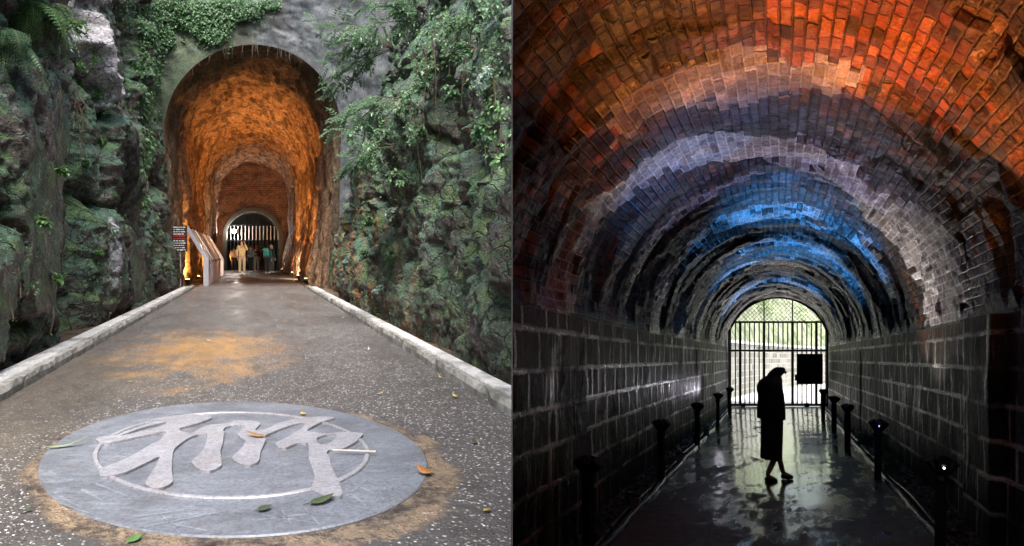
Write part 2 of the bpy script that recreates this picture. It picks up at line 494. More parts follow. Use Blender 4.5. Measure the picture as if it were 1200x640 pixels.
def lining_mat(name, warm=True):
    g = G(name); p = g.pos(); u = g.uv(); g.grain = (11, 0.5, 1.45)
    wp = g.vadd(p, g.noise(p, 1.0, 3, col=True), 0.5)
    n1 = g.noise(wp, 0.9, 7, 0.6); n2 = g.noise(p, 5.5, 8, 0.65); n3 = g.noise(p, 28, 5)
    streak = g.noise(g.mp(p, (1.5, 1.1, 0.16)), 2.4, 7, 0.6)
    base = g.ramp(n2, [(0.22, (0.20, 0.12, 0.07)), (0.5, (0.36, 0.22, 0.13)), (0.8, (0.52, 0.36, 0.23))])
    base = g.mix(g.ramp(streak, [(0.47, 0), (0.58, 0.85)]), base, g.mix(n3, (0.03, 0.018, 0.012), (0.12, 0.06, 0.035)))
    base = g.mix(g.ramp(n1, [(0.58, 0), (0.78, 0.45)]), base, (0.36, 0.16, 0.07))
    base = g.mix(g.ramp(g.noise(g.mp(wp, (1, 0.7, 0.35)), 1.5, 6), [(0.6, 0), (0.68, 0.7)]), base, (0.04, 0.028, 0.02))
    # soot and moss thicken towards the mouth
    y = g.xyz(p)[1]
    mo = g.ramp(g.ma('ADD', g.ma('MULTIPLY', g.ma('SUBTRACT', 24.0, y), 0.22), n1), [(0.5, 0), (1.05, 1)])
    base = g.mix(g.ma('MULTIPLY', mo, 0.8), base, g.mix(n2, (0.022, 0.017, 0.013), (0.075, 0.075, 0.05)))
    h = g.ma('ADD', n2, g.ma('ADD', g.ma('MULTIPLY', n3, 0.3), g.ma('MULTIPLY', streak, 1.2)))
    h = g.ma('ADD', h, g.ma('MULTIPLY', g.vor(wp, 3.2, 'DISTANCE_TO_EDGE'), 0.3))
    return g.done(base, g.ma('ADD', 0.42, g.ma('MULTIPLY', n3, 0.3)), g.bump(h, 0.9, 0.09))
M_portal = portal_mat(); M_lining = lining_mat('stained_lining')
ta = empty('rock_tunnel', PA(0, PY, 0), 'tall arched tunnel with rough orange lit walls behind the concrete portal', 'tunnel')
def under(o, par):
    o.parent = par; o.matrix_parent_inverse = Matrix.Translation(par.location).inverted(); return o
under(grid('portal_wall', P_face, M_portal, flip=True), ta)
# lining: the profile swept back, with ribs and draped flowstone
EY = 46.0
n = len(prof); ny = 420
ys = PY + 0.0 + (EY - PY) * np.linspace(0, 1, ny) ** 1.15
s = np.concatenate([[0], np.cumsum(np.hypot(*np.diff(prof, axis=0).T))])
T = np.linspace(0, s[-1], 330)
pr = np.stack([np.interp(T, s, prof[:, 0]), np.interp(T, s, prof[:, 1])], -1)
tx = np.gradient(pr[:, 0]); tz = np.gradient(pr[:, 1]); L = np.hypot(tx, tz); nx, nz = tz / L, -tx / L
yy, tt = np.meshgrid(ys, T, indexing='ij')
hgt = np.interp(tt, T, pr[:, 1])
D = 0.20 * fbm(yy * 0.75, tt * 0.22, 5, 4) + 0.14 * (1 - 2 * np.abs(fbm(yy * 1.3, tt * 0.28, 15, 4)))
D += 0.09 * blocks(yy / 0.9 + 0.2 * tt, tt / 1.5, 33) + 0.03 * fbm(yy * 5, tt * 3, 25, 4, 0.6)
D += 0.10 * np.sin(yy * 1.9 + 0.6 * fbm(yy * .3, tt * .4, 9, 2))* sstep(3.5, 6, hgt)
D = D * sstep(0, 0.8, yy - PY) + 0.10 * sstep(0, 3.5, yy - PY)
D += 0.12 * sstep(30, 44, yy)
# flowstone foot on the right wall
D += 0.30 * sstep(2.6, 0.2, hgt) * (tt > T[-1] / 2) * sstep(21.5, 25, yy)
X = pr[:, 0][None, :] + D * nx[None, :]; Zv = pr[:, 1][None, :] + D * nz[None, :]
P_lin = np.stack([X + AX * yy, yy, Zv + AZ * yy], -1)
under(grid('lining', P_lin, M_lining, uv=np.stack([tt, yy], -1)), ta)
# end wall with the lower brick tunnel mouth
def endwall_mat():
    g = G('end_wall_brick'); u = g.uv(); g.grain = (6, 0.35, 1.0)
    b = g.n('ShaderNodeTexBrick'); g.put(b.inputs['Vector'], g.vadd(u, g.noise(u, 3, 3, col=True), 0.05))
    b.inputs['Scale'].default_value = 1; b.inputs['Brick Width'].default_value = 0.34; b.inputs['Row Height'].default_value = 0.14
    b.inputs['Mortar Size'].default_value = 0.014
    g.put(b.inputs['Color1'], (0.3, 0.11, 0.06)); g.put(b.inputs['Color2'], (0.17, 0.075, 0.045)); g.put(b.inputs['Mortar'], (0.33, 0.23, 0.17))
    n_ = g.noise(u, 2.2, 6)
    c = g.mix(g.ramp(n_, [(0.5, 0), (0.65, 0.85)]), b.outputs[0], (0.13, 0.07, 0.04))
    return g.done(c, 0.7, g.bump(g.ma('ADD', n_, b.outputs[1]), 0.6, 0.03))
M_end = endwall_mat()
prof2 = arch_profile(1.78, 2.15, 1.85, 60, -0.1, 0.3)
Pe, ex, ez = frame_grid(prof2, 3.4, 8.2, -0.2, 40, EY - 0.16, 0.10, 44, 1.0)
under(grid('end_wall', Pe, M_end, flip=True, uv=np.stack([ex, ez], -1)), ta)
M_ring = plain('arch_ring_concrete', (0.07, 0.075, 0.06), 0.8, 0, 0.5, 3, 0.4)
def arch_band(name, prof_in, prof_out, y0, y1, mp_, mat, parent):
    """a solid ring between two outlines, from y0 (front) to y1"""
    n = len(prof_in); m_ = MB(); vs_ = []
    for (a, b) in zip(prof_in, prof_out):
        vs_ += [mp_(a[0], y0, a[1]), mp_(b[0], y0, b[1]), mp_(b[0], y1, b[1]), mp_(a[0], y1, a[1])]
    fs = []
    for i in range(n - 1):
        for k in range(4):
            fs.append((i * 4 + k, i * 4 + (k + 1) % 4, i * 4 + 4 + (k + 1) % 4, i * 4 + 4 + k))
    fs += [(0, 1, 2, 3)[::-1], tuple((n - 1) * 4 + k for k in range(4))]
    m_.add(vs_, fs)
    o = m_.build(name, mat)
    return under(o, parent) if parent else o
prof3 = arch_profile(2.02, 2.15, 2.08, 60, -0.1, 0.3)
arch_band('arch_ring', prof2 * 0.995, prof3, EY - 0.42, EY - 0.08, PA, M_ring, ta)
# lower tunnel beyond the gate
M_inner = plain('grey_inner_lining', (0.2, 0.19, 0.16), 0.7, 0, 0.5, 1.2, 0.5)
yy2 = np.linspace(EY - 0.1, EY + 16, 40); a2 = np.array(prof2)
Y2, I2 = np.meshgrid(yy2, np.arange(len(a2)), indexing='ij')
Xi = a2[I2, 0] * (1.02 + 0.02 * fbm(Y2, I2 * 0.2, 3, 3)); Zi = a2[I2, 1] * (1.01 + 0.02 * fbm(Y2, I2 * 0.2, 8, 3))
under(grid('inner_lining', np.stack([Xi + AX * Y2, Y2, Zi + AZ * Y2], -1), M_inner), ta)
m_ = MB(); q = [PA(x, EY + 15.9, z) for x, z in a2 * 1.06]; m_.add(q, [tuple(range(len(q)))])
under(m_.build('far_end', M_inner), ta)

# ------------------------------------------------------------------ floor of the cutting
def path_mat():
    g = G('wet_asphalt_gravel'); u = g.uv(); p = g.pos(); g.grain = (110, 0.5, 1.15)
    n1 = g.noise(u, 0.9, 6, 0.6); n2 = g.noise(u, 6, 6, 0.6)
    cell = g.vor(u, 64, 'F1', 'Color'); cd = g.vor(u, 64); cx = g.xyz(cell)
    base = g.mix(n2, (0.05, 0.047, 0.046), (0.105, 0.1, 0.097))
    stone = g.ramp(cx[0], [(0.0, (0.06, 0.055, 0.05)), (0.55, (0.15, 0.14, 0.135)), (0.78, (0.36, 0.35, 0.34)), (0.95, (0.75, 0.74, 0.75))])
    sm = g.ramp(cd, [(0.28, 1), (0.55, 0)])
    dens = g.ramp(g.ma('ADD', cx[1], g.ma('MULTIPLY', g.ma('SUBTRACT', n1, 0.5), 1.6)), [(0.25, 0), (0.45, 1)])
    base = g.mix(g.ma('MULTIPLY', sm, dens), base, stone)
    c2 = g.vor(u, 28, 'F1', 'Color'); d2 = g.vor(u, 28); x2 = g.xyz(c2)
    m2 = g.ma('MULTIPLY', g.ramp(d2, [(0.2, 1), (0.3, 0)]), g.ramp(x2[0], [(0.86, 0), (0.89, 1)]))
    base = g.mix(m2, base, g.mix(x2[1], (0.3, 0.28, 0.25), (0.62, 0.6, 0.62)))
    # wet brown silt lies along the left side and round the plate
    ux = g.xyz(u)[0]; uy = g.xyz(u)[1]
    mud = g.ma('ADD', g.ma('MULTIPLY', ux, -0.32), n1)
    mud = g.ma('SUBTRACT', mud, g.ma('MULTIPLY', g.ma('ABSOLUTE', g.ma('SUBTRACT', uy, 5.6)), 0.08))
    mudm = g.ramp(g.ma('ADD', mud, g.ma('MULTIPLY', n2, 0.3)), [(0.76, 0), (1.05, 0.6)])
    base = g.mix(mudm, base, g.mix(n2, (0.07, 0.055, 0.04), (0.15, 0.125, 0.095)))
    # irregular orange patch left of the middle of the path
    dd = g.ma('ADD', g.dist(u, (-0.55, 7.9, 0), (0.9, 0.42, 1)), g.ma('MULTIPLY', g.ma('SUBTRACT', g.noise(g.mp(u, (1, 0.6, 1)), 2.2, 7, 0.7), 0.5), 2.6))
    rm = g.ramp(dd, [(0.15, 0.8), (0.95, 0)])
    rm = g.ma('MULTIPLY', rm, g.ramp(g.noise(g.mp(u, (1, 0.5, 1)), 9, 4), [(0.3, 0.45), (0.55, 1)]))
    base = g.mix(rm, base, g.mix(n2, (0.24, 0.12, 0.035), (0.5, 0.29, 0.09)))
    # broken ochre mortar collar of the plate
    e = g.ma('SUBTRACT', g.dist(u, (-0.06, 3.75, 0), (1 / 1.045, 1 / 1.21, 1)), g.ma('MULTIPLY', g.ma('SUBTRACT', g.noise(u, 3.2, 6, 0.65), 0.5), 0.32))
    cm_ = g.ramp(e, [(1.05, 1), (1.09, 0)])
    coll = g.ramp(g.ma('ADD', g.ma('MULTIPLY', g.noise(u, 4.5, 6, 0.7), 0.6), g.ma('MULTIPLY', g.noise(u, 24, 6, 0.7), 0.4)), [(0.38, (0.03, 0.026, 0.022)), (0.45, (0.09, 0.07, 0.055)), (0.51, (0.19, 0.15, 0.11)), (0.57, (0.26, 0.19, 0.12)), (0.64, (0.36, 0.33, 0.29))])
    ccr = g.ramp(g.vor(g.vadd(u, g.noise(u, 5, 4, col=True), 0.15), 7, 'DISTANCE_TO_EDGE'), [(0.0, 0), (0.05, 1)])
    coll = g.mix(g.ma('ADD', g.ma('MULTIPLY', ccr, 0.45), 0.55), (0.05, 0.04, 0.03), coll)
    base = g.mix(cm_, base, coll)
    wet = g.ramp(g.noise(g.mp(u, (1.3, 0.4, 1)), 1.1, 6, 0.65), [(0.42, 1), (0.58, 0)])
    rough = g.ma('ADD', g.ma('SUBTRACT', 0.62, g.ma('MULTIPLY', wet, 0.28)), g.ma('MULTIPLY', g.ma('SUBTRACT', n2, 0.5), 0.3), clamp=True)
    h = g.ma('ADD', g.ma('MULTIPLY', g.ma('MULTIPLY', sm, dens), 0.5), g.ma('MULTIPLY', m2, 0.7))
    h = g.ma('ADD', h, g.ma('MULTIPLY', g.noise(u, 20, 5), 0.8))
    return g.done(base, rough, g.bump(h, 0.8, 0.012), spec=0.5)
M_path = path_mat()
def sheet(name, xs, ys_, mp_, mat, z=0.0, amp=0.0, cut=None, seed=0, sc=1.0):
    X, Y = np.meshgrid(np.asarray(xs, float), np.asarray(ys_, float), indexing='ij')
    Zs = np.full(X.shape, z) + (amp * fbm(X * sc, Y * sc, seed, 5) if amp else 0)
    if mp_ is PA: P = np.stack([X + AX * Y, Y, Zs + AZ * Y], -1)
    else: P = np.stack([X + BX * Y, Y, Zs + B0 + BZ * Y], -1)
    return grid(name, P, mat, uv=np.stack([X, Y], -1), cut=cut)
LX, RX = -1.88, 1.75
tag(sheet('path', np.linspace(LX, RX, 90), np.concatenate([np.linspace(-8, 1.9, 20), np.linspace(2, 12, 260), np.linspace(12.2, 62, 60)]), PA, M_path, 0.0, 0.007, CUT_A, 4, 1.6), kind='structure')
M_soil = (lambda g: g.done(g.ramp(g.noise(g.pos(), 7, 7, 0.7), [(0.3, (0.025, 0.02, 0.015)), (0.55, (0.10, 0.07, 0.045)), (0.75, (0.22, 0.15, 0.09))]), 0.8,
          g.bump(g.noise(g.pos(), 22, 6, 0.7), 1.0, 0.04)))(G('damp_soil'))
tag(sheet('ground', np.linspace(-60, 60, 90), np.linspace(-60, 120, 90), PA, M_soil, -0.16, 0.02, CUT_A, 8), kind='structure')
tag(sheet('verge', np.linspace(-3.6, LX - 0.02, 60), np.linspace(1.5, 46, 420), PA, M_soil, -0.02, 0.05, CUT_A, 9, 1.5), kind='structure')
tag(sheet('verge', np.linspace(RX + 0.02, 3.6, 60), np.linspace(1.5, 46, 420), PA, M_soil, -0.02, 0.05, CUT_A, 12, 1.5), kind='structure')

def stone_mat(name, a, b, rough=0.75):
    g = G(name); p = g.pos()
    n_ = g.noise(p, 9, 7, 0.65); n2 = g.noise(p, 2, 4)
    c = g.mix(g.ramp(n_, [(0.3, 0), (0.7, 1)]), a, b)
    c = g.mix(g.ramp(n2, [(0.52, 0), (0.66, 0.6)]), c, (0.06, 0.065, 0.045))
    c = g.mix(g.ramp(g.vor(p, 40), [(0.05, 0.5), (0.15, 0)]), c, (0.5, 0.5, 0.48))
    return g.done(c, rough, g.bump(n_, 0.8, 0.02))
M_kerb = stone_mat('kerb_stone', (0.12, 0.12, 0.11), (0.42, 0.42, 0.4))
M_chan = stone_mat('grooved_channel', (0.4, 0.41, 0.41), (0.72, 0.73, 0.73), 0.55)
def kerb(side, x0, w1, w2):
    """row of rough kerb stones and the grooved strip behind it"""
    rnd = random.Random(5 + side)
    t = empty('kerb', PA(x0, 5, 0)); tag(t, kind='structure')
    mm = MB(); y = 2.0
    while y < 21.2:
        l = rnd.uniform(1.0, 1.7); g_ = 0.008
        dx = rnd.uniform(-0.006, 0.006); dz = rnd.uniform(-0.006, 0.005)
        n_ = 14; vs_ = []; 
        for i in range(n_ + 1):
            yy_ = y + g_ + (l - 2 * g_) * i / n_
            j = [rnd.uniform(-0.011, 0.011) for _ in range(6)]
            sec = [(0, -0.1), (0 + j[0], 0.055), (0.018 + j[1], 0.098 + j[2]), (w1 - 0.015, 0.10 + j[3] * .5), (w1, 0.085), (w1, -0.1)]
            vs_ += [PA(x0 + side * (sx + dx), yy_, sz + dz) for sx, sz in sec]
        fs = [(i * 6 + k, i * 6 + k + 1, i * 6 + 7 + k, i * 6 + 6 + k) for i in range(n_) for k in range(5)]
        fs += [tuple(range(6)), tuple(n_ * 6 + k for k in range(6))]
        mm.add(vs_, fs); y += l
    o = mm.build('kerb_stones', M_kerb); under(o, t)
    bm = bmesh.new(); bm.from_mesh(o.data); bmesh.ops.recalc_face_normals(bm, faces=bm.faces)
    bmesh.ops.bisect_plane(bm, geom=bm.verts[:] + bm.edges[:] + bm.faces[:], plane_co=CUT_A[0], plane_no=CUT_A[1], clear_outer=True)
    bm.to_mesh(o.data); bm.free()
    mm = MB(); xs = []; k = 5
    prof_ = [(w1 + 0.004, -0.05)]
    for i in range(k):
        a = w1 + 0.006 + w2 * i / k; b_ = w1 + 0.006 + w2 * (i + 1) / k
        prof_ += [(a, 0.075), (a + 0.15 * (b_ - a), 0.105), (b_ - 0.25 * (b_ - a), 0.105), (b_, 0.075)]
    prof_ += [(w1 + w2 + 0.01, -0.05)]
    ysn = np.linspace(2, 21.1, 60)
    P = np.array([[list(PA(x0 + side * a, y_, b_)) for (a, b_) in prof_] for y_ in ysn])
    under(grid('grooved_strip', P, M_chan, smooth=False, flip=side > 0, cut=CUT_A), t)
kerb(-1, LX, 0.10, 0.17)
kerb(1, RX, 0.08, 0.13)
# ------------------------------------------------------------------ the inlaid metal plate
def metal_plate_mat(name, a, b, rough, metal=0.6):
    g = G(name); p = g.pos(); g.grain = (70, 0.6, 1.1)
    n1 = g.noise(p, 2.2, 6, 0.6, 0.6); n2 = g.noise(g.mp(p, (1, 2.5, 1)), 7, 7, 0.7); n3 = g.noise(p, 60, 4)
    c = g.mix(g.ramp(n1, [(0.35, 0), (0.65, 1)]), a, b)
    c = g.mix(g.ramp(n2, [(0.52, 0), (0.72, 0.45)]), c, tuple(min(1, q * 1.55) for q in b))
    c = g.mix(g.ramp(g.noise(p, 3.3, 8, 0.75), [(0.52, 0), (0.66, 0.5)]), c, tuple(q * k for q, k in zip(a, (1.0, 0.85, 0.7))))
    sc = g.ramp(g.noise(g.mp(p, (14, 1.5, 1), rot=(0, 0, 0.5)), 4, 5, 0.7), [(0.6, 0), (0.7, 0.4)])
    c = g.mix(g.ma('MULTIPLY', sc, 0.6), c, tuple(min(1, q * 1.6) for q in b))
    c = g.mix(g.ramp(g.noise(p, 40, 4, 0.7), [(0.4, 0.35), (0.55, 0)]), c, tuple(q * 0.45 for q in a))
    r = g.ma('ADD', rough, g.ma('MULTIPLY', g.ma('SUBTRACT', n2, 0.5), 0.5), clamp=True)
    return g.done(c, r, g.bump(g.ma('ADD', n2, g.ma('MULTIPLY', n3, 0.2)), 0.25, 0.004), metal)
M_plate = metal_plate_mat('scuffed_grey_metal', (0.15, 0.165, 0.195), (0.245, 0.27, 0.315), 0.48, 0.3)
M_glyph = metal_plate_mat('bare_steel', (0.30, 0.305, 0.34), (0.37, 0.375, 0.42), 0.48, 0.25)
CXp, CYp, RXp, RYp = -0.10, 3.85, 1.045, 1.21
plate = empty('inlaid_plate', PA(CXp, CYp, 0), 'round grey metal plate with raised calligraphy set in the path', 'plaque')
def disc(rx, ry, z0, z1, n=160, rin=None, cx=CXp, cy=CYp, bev=0.006):
    m_ = MB(); v = []; fs = []
    rings = [(1, z0), (1, z1 - bev), (1 - bev, z1)] + ([(rin + bev, z1), (rin, z1 - bev), (rin, z0)] if rin else [])
    for (k, z) in rings:
        for i in range(n):
            a = 2 * PI * i / n; v.append(PA(cx + rx * k * math.cos(a), cy + ry * k * math.sin(a), z))
    for r in range(len(rings) - 1):
        for i in range(n):
            j = (i + 1) % n; fs.append((r * n + i, r * n + j, (r + 1) * n + j, (r + 1) * n + i))
    if not rin: fs.append(tuple((len(rings) - 1) * n + i for i in range(n)))
    return m_.add(v, fs)
under(disc(RXp, RYp, -0.03, 0.009).build('disc', M_plate), plate)
under(disc(0.765, 0.835, 0.002, 0.021, rin=0.965, cx=-0.115, cy=3.86).build('ring', M_glyph), plate)
def flat_shape(name, polys, z0, z1, mat, bev=0.003):
    """polys: outlines in ground pixels, first the outer one, then holes"""
    def smooth(q, k=4):
        out = []; n = len(q)
        for i in range(n):
            p0, p1, p2, p3 = (Vector(q[(i + j - 1) % n]) for j in range(4))
            a = (p1 - p0).normalized().dot((p2 - p1).normalized()) if (p1 - p0).length > 0 else 1
            for j in range(k):
                t = j / k; t2 = t * t; t3 = t2 * t
                d1 = (p2 - p0) * 0.35; d2 = (p3 - p1) * 0.35
                m_ = min(1.0, (p2 - p1).length / max(1e-6, max(d1.length, d2.length)))
                out.append(p1 * (2 * t3 - 3 * t2 + 1) + d1 * m_ * (t3 - 2 * t2 + t) + p2 * (-2 * t3 + 3 * t2) + d2 * m_ * (t3 - t2))
        return out
    loops = [smooth(pl) for pl in polys]
    from mathutils.geometry import tessellate_polygon
    flat = [[Vector((p.x, -p.y, 0)) for p in l] for l in loops]
    tris = tessellate_polygon(flat)
    allp = [p for l in loops for p in l]; n = len(allp)
    v = [gA(p.x, p.y, z1) for p in allp]; 
    v += [q - Vector((0, 0, z1 - z0)) for q in v]
    f = [tuple(t) for t in tris]; b0 = 0
    for l in loops:
        for i in range(len(l)):
            a, c = b0 + i, b0 + (i + 1) % len(l); f.append((a, c, c + n, a + n))
        b0 += len(l)
    o = mesh(name, v, f, mat)
    bm = bmesh.new(); bm.from_mesh(o.data); bmesh.ops.recalc_face_normals(bm, faces=bm.faces); bm.to_mesh(o.data); bm.free()
    return o
c1 = [(62,222),(75,207),(110,203),(180,194),(235,172),(330,138),(400,119),(440,112),(385,112),(378,104),(470,90),(530,88),(600,76),(720,80),(727,98),(640,130),(545,155),(550,172),(602,186),(606,192),(645,166),(700,139),(790,130),(840,122)]
c2 = [(85,113),(170,112),(220,128),(192,166),(250,163),(330,125),(440,100),(520,92),(600,88),(652,97),(570,122),(490,168),(560,183),(600,188),(680,178),(760,180),(815,187),(805,202),(770,235),(700,272),(622,280),(605,297),(622,330),(628,370),(668,450),(687,500),(690,543),(610,549),(560,531),(517,505),(535,440),(525,400),(502,330),(497,245),(430,243),(370,268),(325,267),(308,240),(350,223),(420,180),(455,163),(480,125),(400,138),(300,175),(250,198),(254,222),(224,288),(218,330),(205,352),(165,367),(120,366),(75,345),(60,322),(118,265),(135,228),(108,210),(93,190),(128,152),(135,139),(60,141),(22,150),(8,166)]
c3 = [(800,180),(793,240),(780,285),(786,365),(762,386),(720,401),(680,399),(640,382),(612,350),(622,334),(680,280),(702,215),(702,189),(650,191),(590,215),(520,268),(505,300),(498,400),(502,465),(440,499),(380,499),(345,475),(350,458),(390,400),(430,322),(420,322),(330,365),(230,410),(130,433),(85,431),(86,392),(200,345),(300,295),(385,245),(432,224),(450,200),(465,179),(440,178),(300,206),(140,241),(90,243)]
to1 = lambda q: (100 + q[0] / 4.922, 470 + q[1] / 4.922)
to2 = lambda q: (260 + q[0] / 4.922, 470 + q[1] / 4.922)
outer = [to1(q) for q in c1] + [to2(q) for q in c2] + [to1(q) for q in c3]
hole1 = [to2(q) for q in [(548,212),(600,194),(662,193),(660,210),(622,240),(582,250),(552,238)]]
hole2 = [to1(q) for q in [(200,200),(330,153),(460,121),(468,128),(420,150),(330,172)]]
under(flat_shape('calligraphy', [outer, hole1, hole2], 0.009, 0.024, M_glyph), plate)
# rubbed characters on the rim, barely proud of the disc
M_rub = metal_plate_mat('rubbed_metal', (0.3, 0.325, 0.375), (0.37, 0.40, 0.45), 0.5)
bars3 = [((125,425),(245,490),13), ((245,405),(340,460),12), ((310,383),(450,438),11), ((470,530),(700,500),9), ((520,575),(820,515),9), ((640,560),(800,590),9), ((600,520),(680,600),8),
         ((150,470),(300,520),8)]
bars4 = [((470,405),(560,480),10), ((500,380),(640,450),9), ((640,380),(720,430),9), ((560,370),(470,440),8), ((600,430),(700,400),8), ((60,545),(330,515),9), ((190,500),(230,560),9), ((290,490),(360,570),9), ((100,520),(330,555),8), ((650,395),(600,470),8)]
bm_ = MB()
def bar_px(a, b, wpx, conv):
    a = Vector(conv(a)); b = Vector(conv(b)); d = (b - a).normalized(); nrm_ = Vector((-d.y, d.x)) * wpx / 2 / 3.767
    bm_.add([gA(q.x, q.y, 0.0102) for q in (a - nrm_, a + nrm_, b + nrm_ * 0.8, b - nrm_ * 0.8)] , [(0, 1, 2, 3)])
for a, b, w_ in bars3: bar_px(a, b, w_, lambda q: (30 + q[0] / 3.767, 465 + q[1] / 3.767))
for a, b, w_ in bars4: bar_px(a, b, w_, lambda q: (280 + q[0] / 3.767, 465 + q[1] / 3.767))
under(bm_.build('rim_marks', M_rub), plate)
for o in plate.children:
    if o.name.startswith(('ring', 'disc')):
        for p_ in o.data.polygons: p_.use_smooth = False

# ------------------------------------------------------------------ fallen leaves
def leaf_mat(name, col, rough=0.6, var=0.35):
    g = G(name); p = g.objc()
    n_ = g.noise(g.pos(), 3.0, 4); r = g.rnd()
    c = g.mix(g.ramp(n_, [(0.3, 0), (0.7, 1)]), tuple(q * (1 - var) for q in col), tuple(min(1, q * (1 + var)) for q in col))
    g.put(g.b.inputs['Subsurface Weight'], 0.0)
    return g.done(c, rough, None)
L_brown = leaf_mat('leaf_brown', (0.32, 0.17, 0.06)); L_yel = leaf_mat('leaf_yellow', (0.42, 0.33, 0.08)); L_green = leaf_mat('leaf_dull_green', (0.05, 0.075, 0.03)); L_pale = leaf_mat('leaf_pale', (0.5, 0.5, 0.42))
def leaf_pts(L, W, curl, fold=0.25, n=7):
    v = []; f = []
    for i in range(n + 1):
        t = i / n
        w_ = W * math.sin(PI * t ** 0.8) ** 0.8 if 0 < t < 1 else 0.0
        z = curl * (t - 0.3) ** 2
        v += [Vector((-w_, t * L, z + fold * w_)), Vector((0, t * L, z)), Vector((w_, t * L, z + fold * w_))]
    for i in range(n):
        a = i * 3; f += [(a, a + 1, a + 4, a + 3), (a + 1, a + 2, a + 5, a + 4)]
    return v, f
def fallen(px, py, L, W, ang, mat, label, z=0.0, curl=0.08):
    v, f = leaf_pts(L, W, curl * L * 6)
    v = v + [Vector((0, -0.25 * L, 0.004)), Vector((0.004, 0, 0))]
    f = f + [(len(v) - 2, len(v) - 1, 1)]
    base = gA(px, py, z)
    M_ = Matrix.Rotation(math.atan(AZ), 4, 'X') @ Matrix.Rotation(ang, 4, 'Z') @ Matrix.Translation((0, -L / 2, 0.006))
    o = mesh('fallen_leaf', [M_ @ q for q in v], f, mat, None, base, True)
    s_ = o.modifiers.new('thick', 'SOLIDIFY'); s_.thickness = 0.0015
    return tag(o, label, 'leaf')
fallen(300, 512, 0.13, 0.02, R(75), L_brown, 'curled brown leaf lying across the middle of the calligraphy', 0.025)
fallen(355, 486, 0.05, 0.018, R(40), L_yel, 'small yellow leaf on the far rim of the metal plate', 0.012)
fallen(377, 589, 0.11, 0.032, R(-55), L_green, 'dark green leaf at the foot of the right calligraphy stroke', 0.011)
fallen(497, 555, 0.09, 0.03, R(60), leaf_mat('leaf_orange', (0.34, 0.16, 0.05)), 'crumpled orange leaf on the right edge of the metal plate', 0.011, 0.14)
fallen(78, 524, 0.2, 0.016, R(-65), leaf_mat('leaf_sage', (0.2, 0.26, 0.15)), 'long thin pale green leaf on the left edge of the metal plate', 0.011)
fallen(310, 598, 0.06, 0.025, R(-60), L_green, 'tiny green leaf on the near rim of the metal plate', 0.011)
fallen(158, 634, 0.06, 0.022, R(-20), leaf_mat('leaf_fresh', (0.07, 0.15, 0.04)), 'fresh green leaf beside the plate at the lower edge of the photo', 0.004)
mm = MB(); a = gA(390, 527.5, 0.031); b = gA(441, 529.5, 0.031); c_ = gA(437, 529.3, 0.031)
mm.tube([a, c_, b], [0.006, 0.006, 0.007], 8); tag(mm.build('stick', plain('stick_pale', (0.5, 0.46, 0.42), 0.6)), 'thin pale stick lying across the right side of the raised ring', 'stick')
rl = random.Random(31); leaves_ = []
ORD = ['nearest', 'second nearest', 'third nearest', 'fourth nearest', 'fifth nearest', 'sixth nearest', 'seventh nearest', 'eighth nearest', 'ninth nearest', 'tenth nearest', 'eleventh nearest', 'twelfth nearest', 'thirteenth nearest']
spots = [(495, 427, 0), (516, 443, 1), (534, 446, 0), (533, 465, 1), (489, 442, 2), (432, 410, 0), (418, 406, 2), (402, 373, 0), (480, 416, 1), (446, 462, 1), (240, 493, 0), (156, 448, 1), (245, 400, 0),
         (250, 349, 0), (205, 392, 2), (350, 368, 0), (330, 350, 0), (300, 430, 3), (92, 470, 1), (556, 520, 3), (571, 600, 1), (30, 600, 3), (365, 352, 1), (383, 358, 0), (410, 368, 0), (455, 400, 3), (570, 470, 0)]
for (px, py, k) in spots:
    o = fallen(px, py, rl.uniform(0.03, 0.065) * (1.5 if py < 380 else 1), rl.uniform(0.010, 0.018), rl.uniform(0, 6.3), [L_pale, L_yel, L_brown, L_green][k], 'small dry leaf scattered on the asphalt path before the tunnel', 0.006, 0.12)
    o['group'] = 'dry leaves scattered on the path'
    leaves_.append((px, py, k, o))

for k in range(4):
    for side in (0, 1):
        q = sorted([l for l in leaves_ if l[2] == k and (l[0] > 296) == bool(side)], key=lambda l: -l[1])
        for j, l in enumerate(q):
            l[3]['label'] = ORD[j] + ' small ' + ['pale', 'yellow', 'brown', 'green'][k] + ' leaf scattered on the ' + ('right' if side else 'left') + ' half of the asphalt path'

# ------------------------------------------------------------------ notice board and slanted panels
M_wmet = plain('pale_painted_metal', (0.55, 0.55, 0.62), 0.4, 0.2, 0.12, 5, 0.1)
M_white = plain('white_print', (0.78, 0.78, 0.76), 0.5, 0, 0.05)
M_dark = plain('dark_board', (0.035, 0.028, 0.03), 0.35, 0, 0.2)
M_red = plain('red_print', (0.45, 0.07, 0.06), 0.5, 0, 0.1)
yb = 22.0
sg = empty('notice_board', PA(-2.33, yb, 0), 'narrow black notice board with white lines on a thin pole', 'notice board')
MB().tube([(0, 0, -0.15), (0, 0, 2.0)], 0.025, 8).build('pole', plain('pole_metal', (0.5, 0.42, 0.42), 0.5, 0.5), sg)
bevel(MB().box((0, -0.04, 1.6), (0.47, 0.03, 0.84)).build('board', M_dark, sg), 0.006)
mm = MB(); mr = MB(); rr = random.Random(2); z = 1.98
for i in range(11):
    x0 = -0.2; z = 1.965 - i * 0.073
    t_ = mr if i in (4, 5) else mm
    while x0 < 0.16:
        w_ = rr.uniform(0.03, 0.12); w_ = min(w_, 0.2 - x0); h_ = rr.uniform(0.018, 0.038)
        t_.box((x0 + w_ / 2, -0.058, z), (w_, 0.004, h_)); x0 += w_ + rr.uniform(0.012, 0.03)
    if i == 3: mr.box((0, -0.0575, z - 0.034), (0.42, 0.003, 0.022))
mm.build('lettering', M_white, sg); mr.build('red_lettering', M_red, sg)

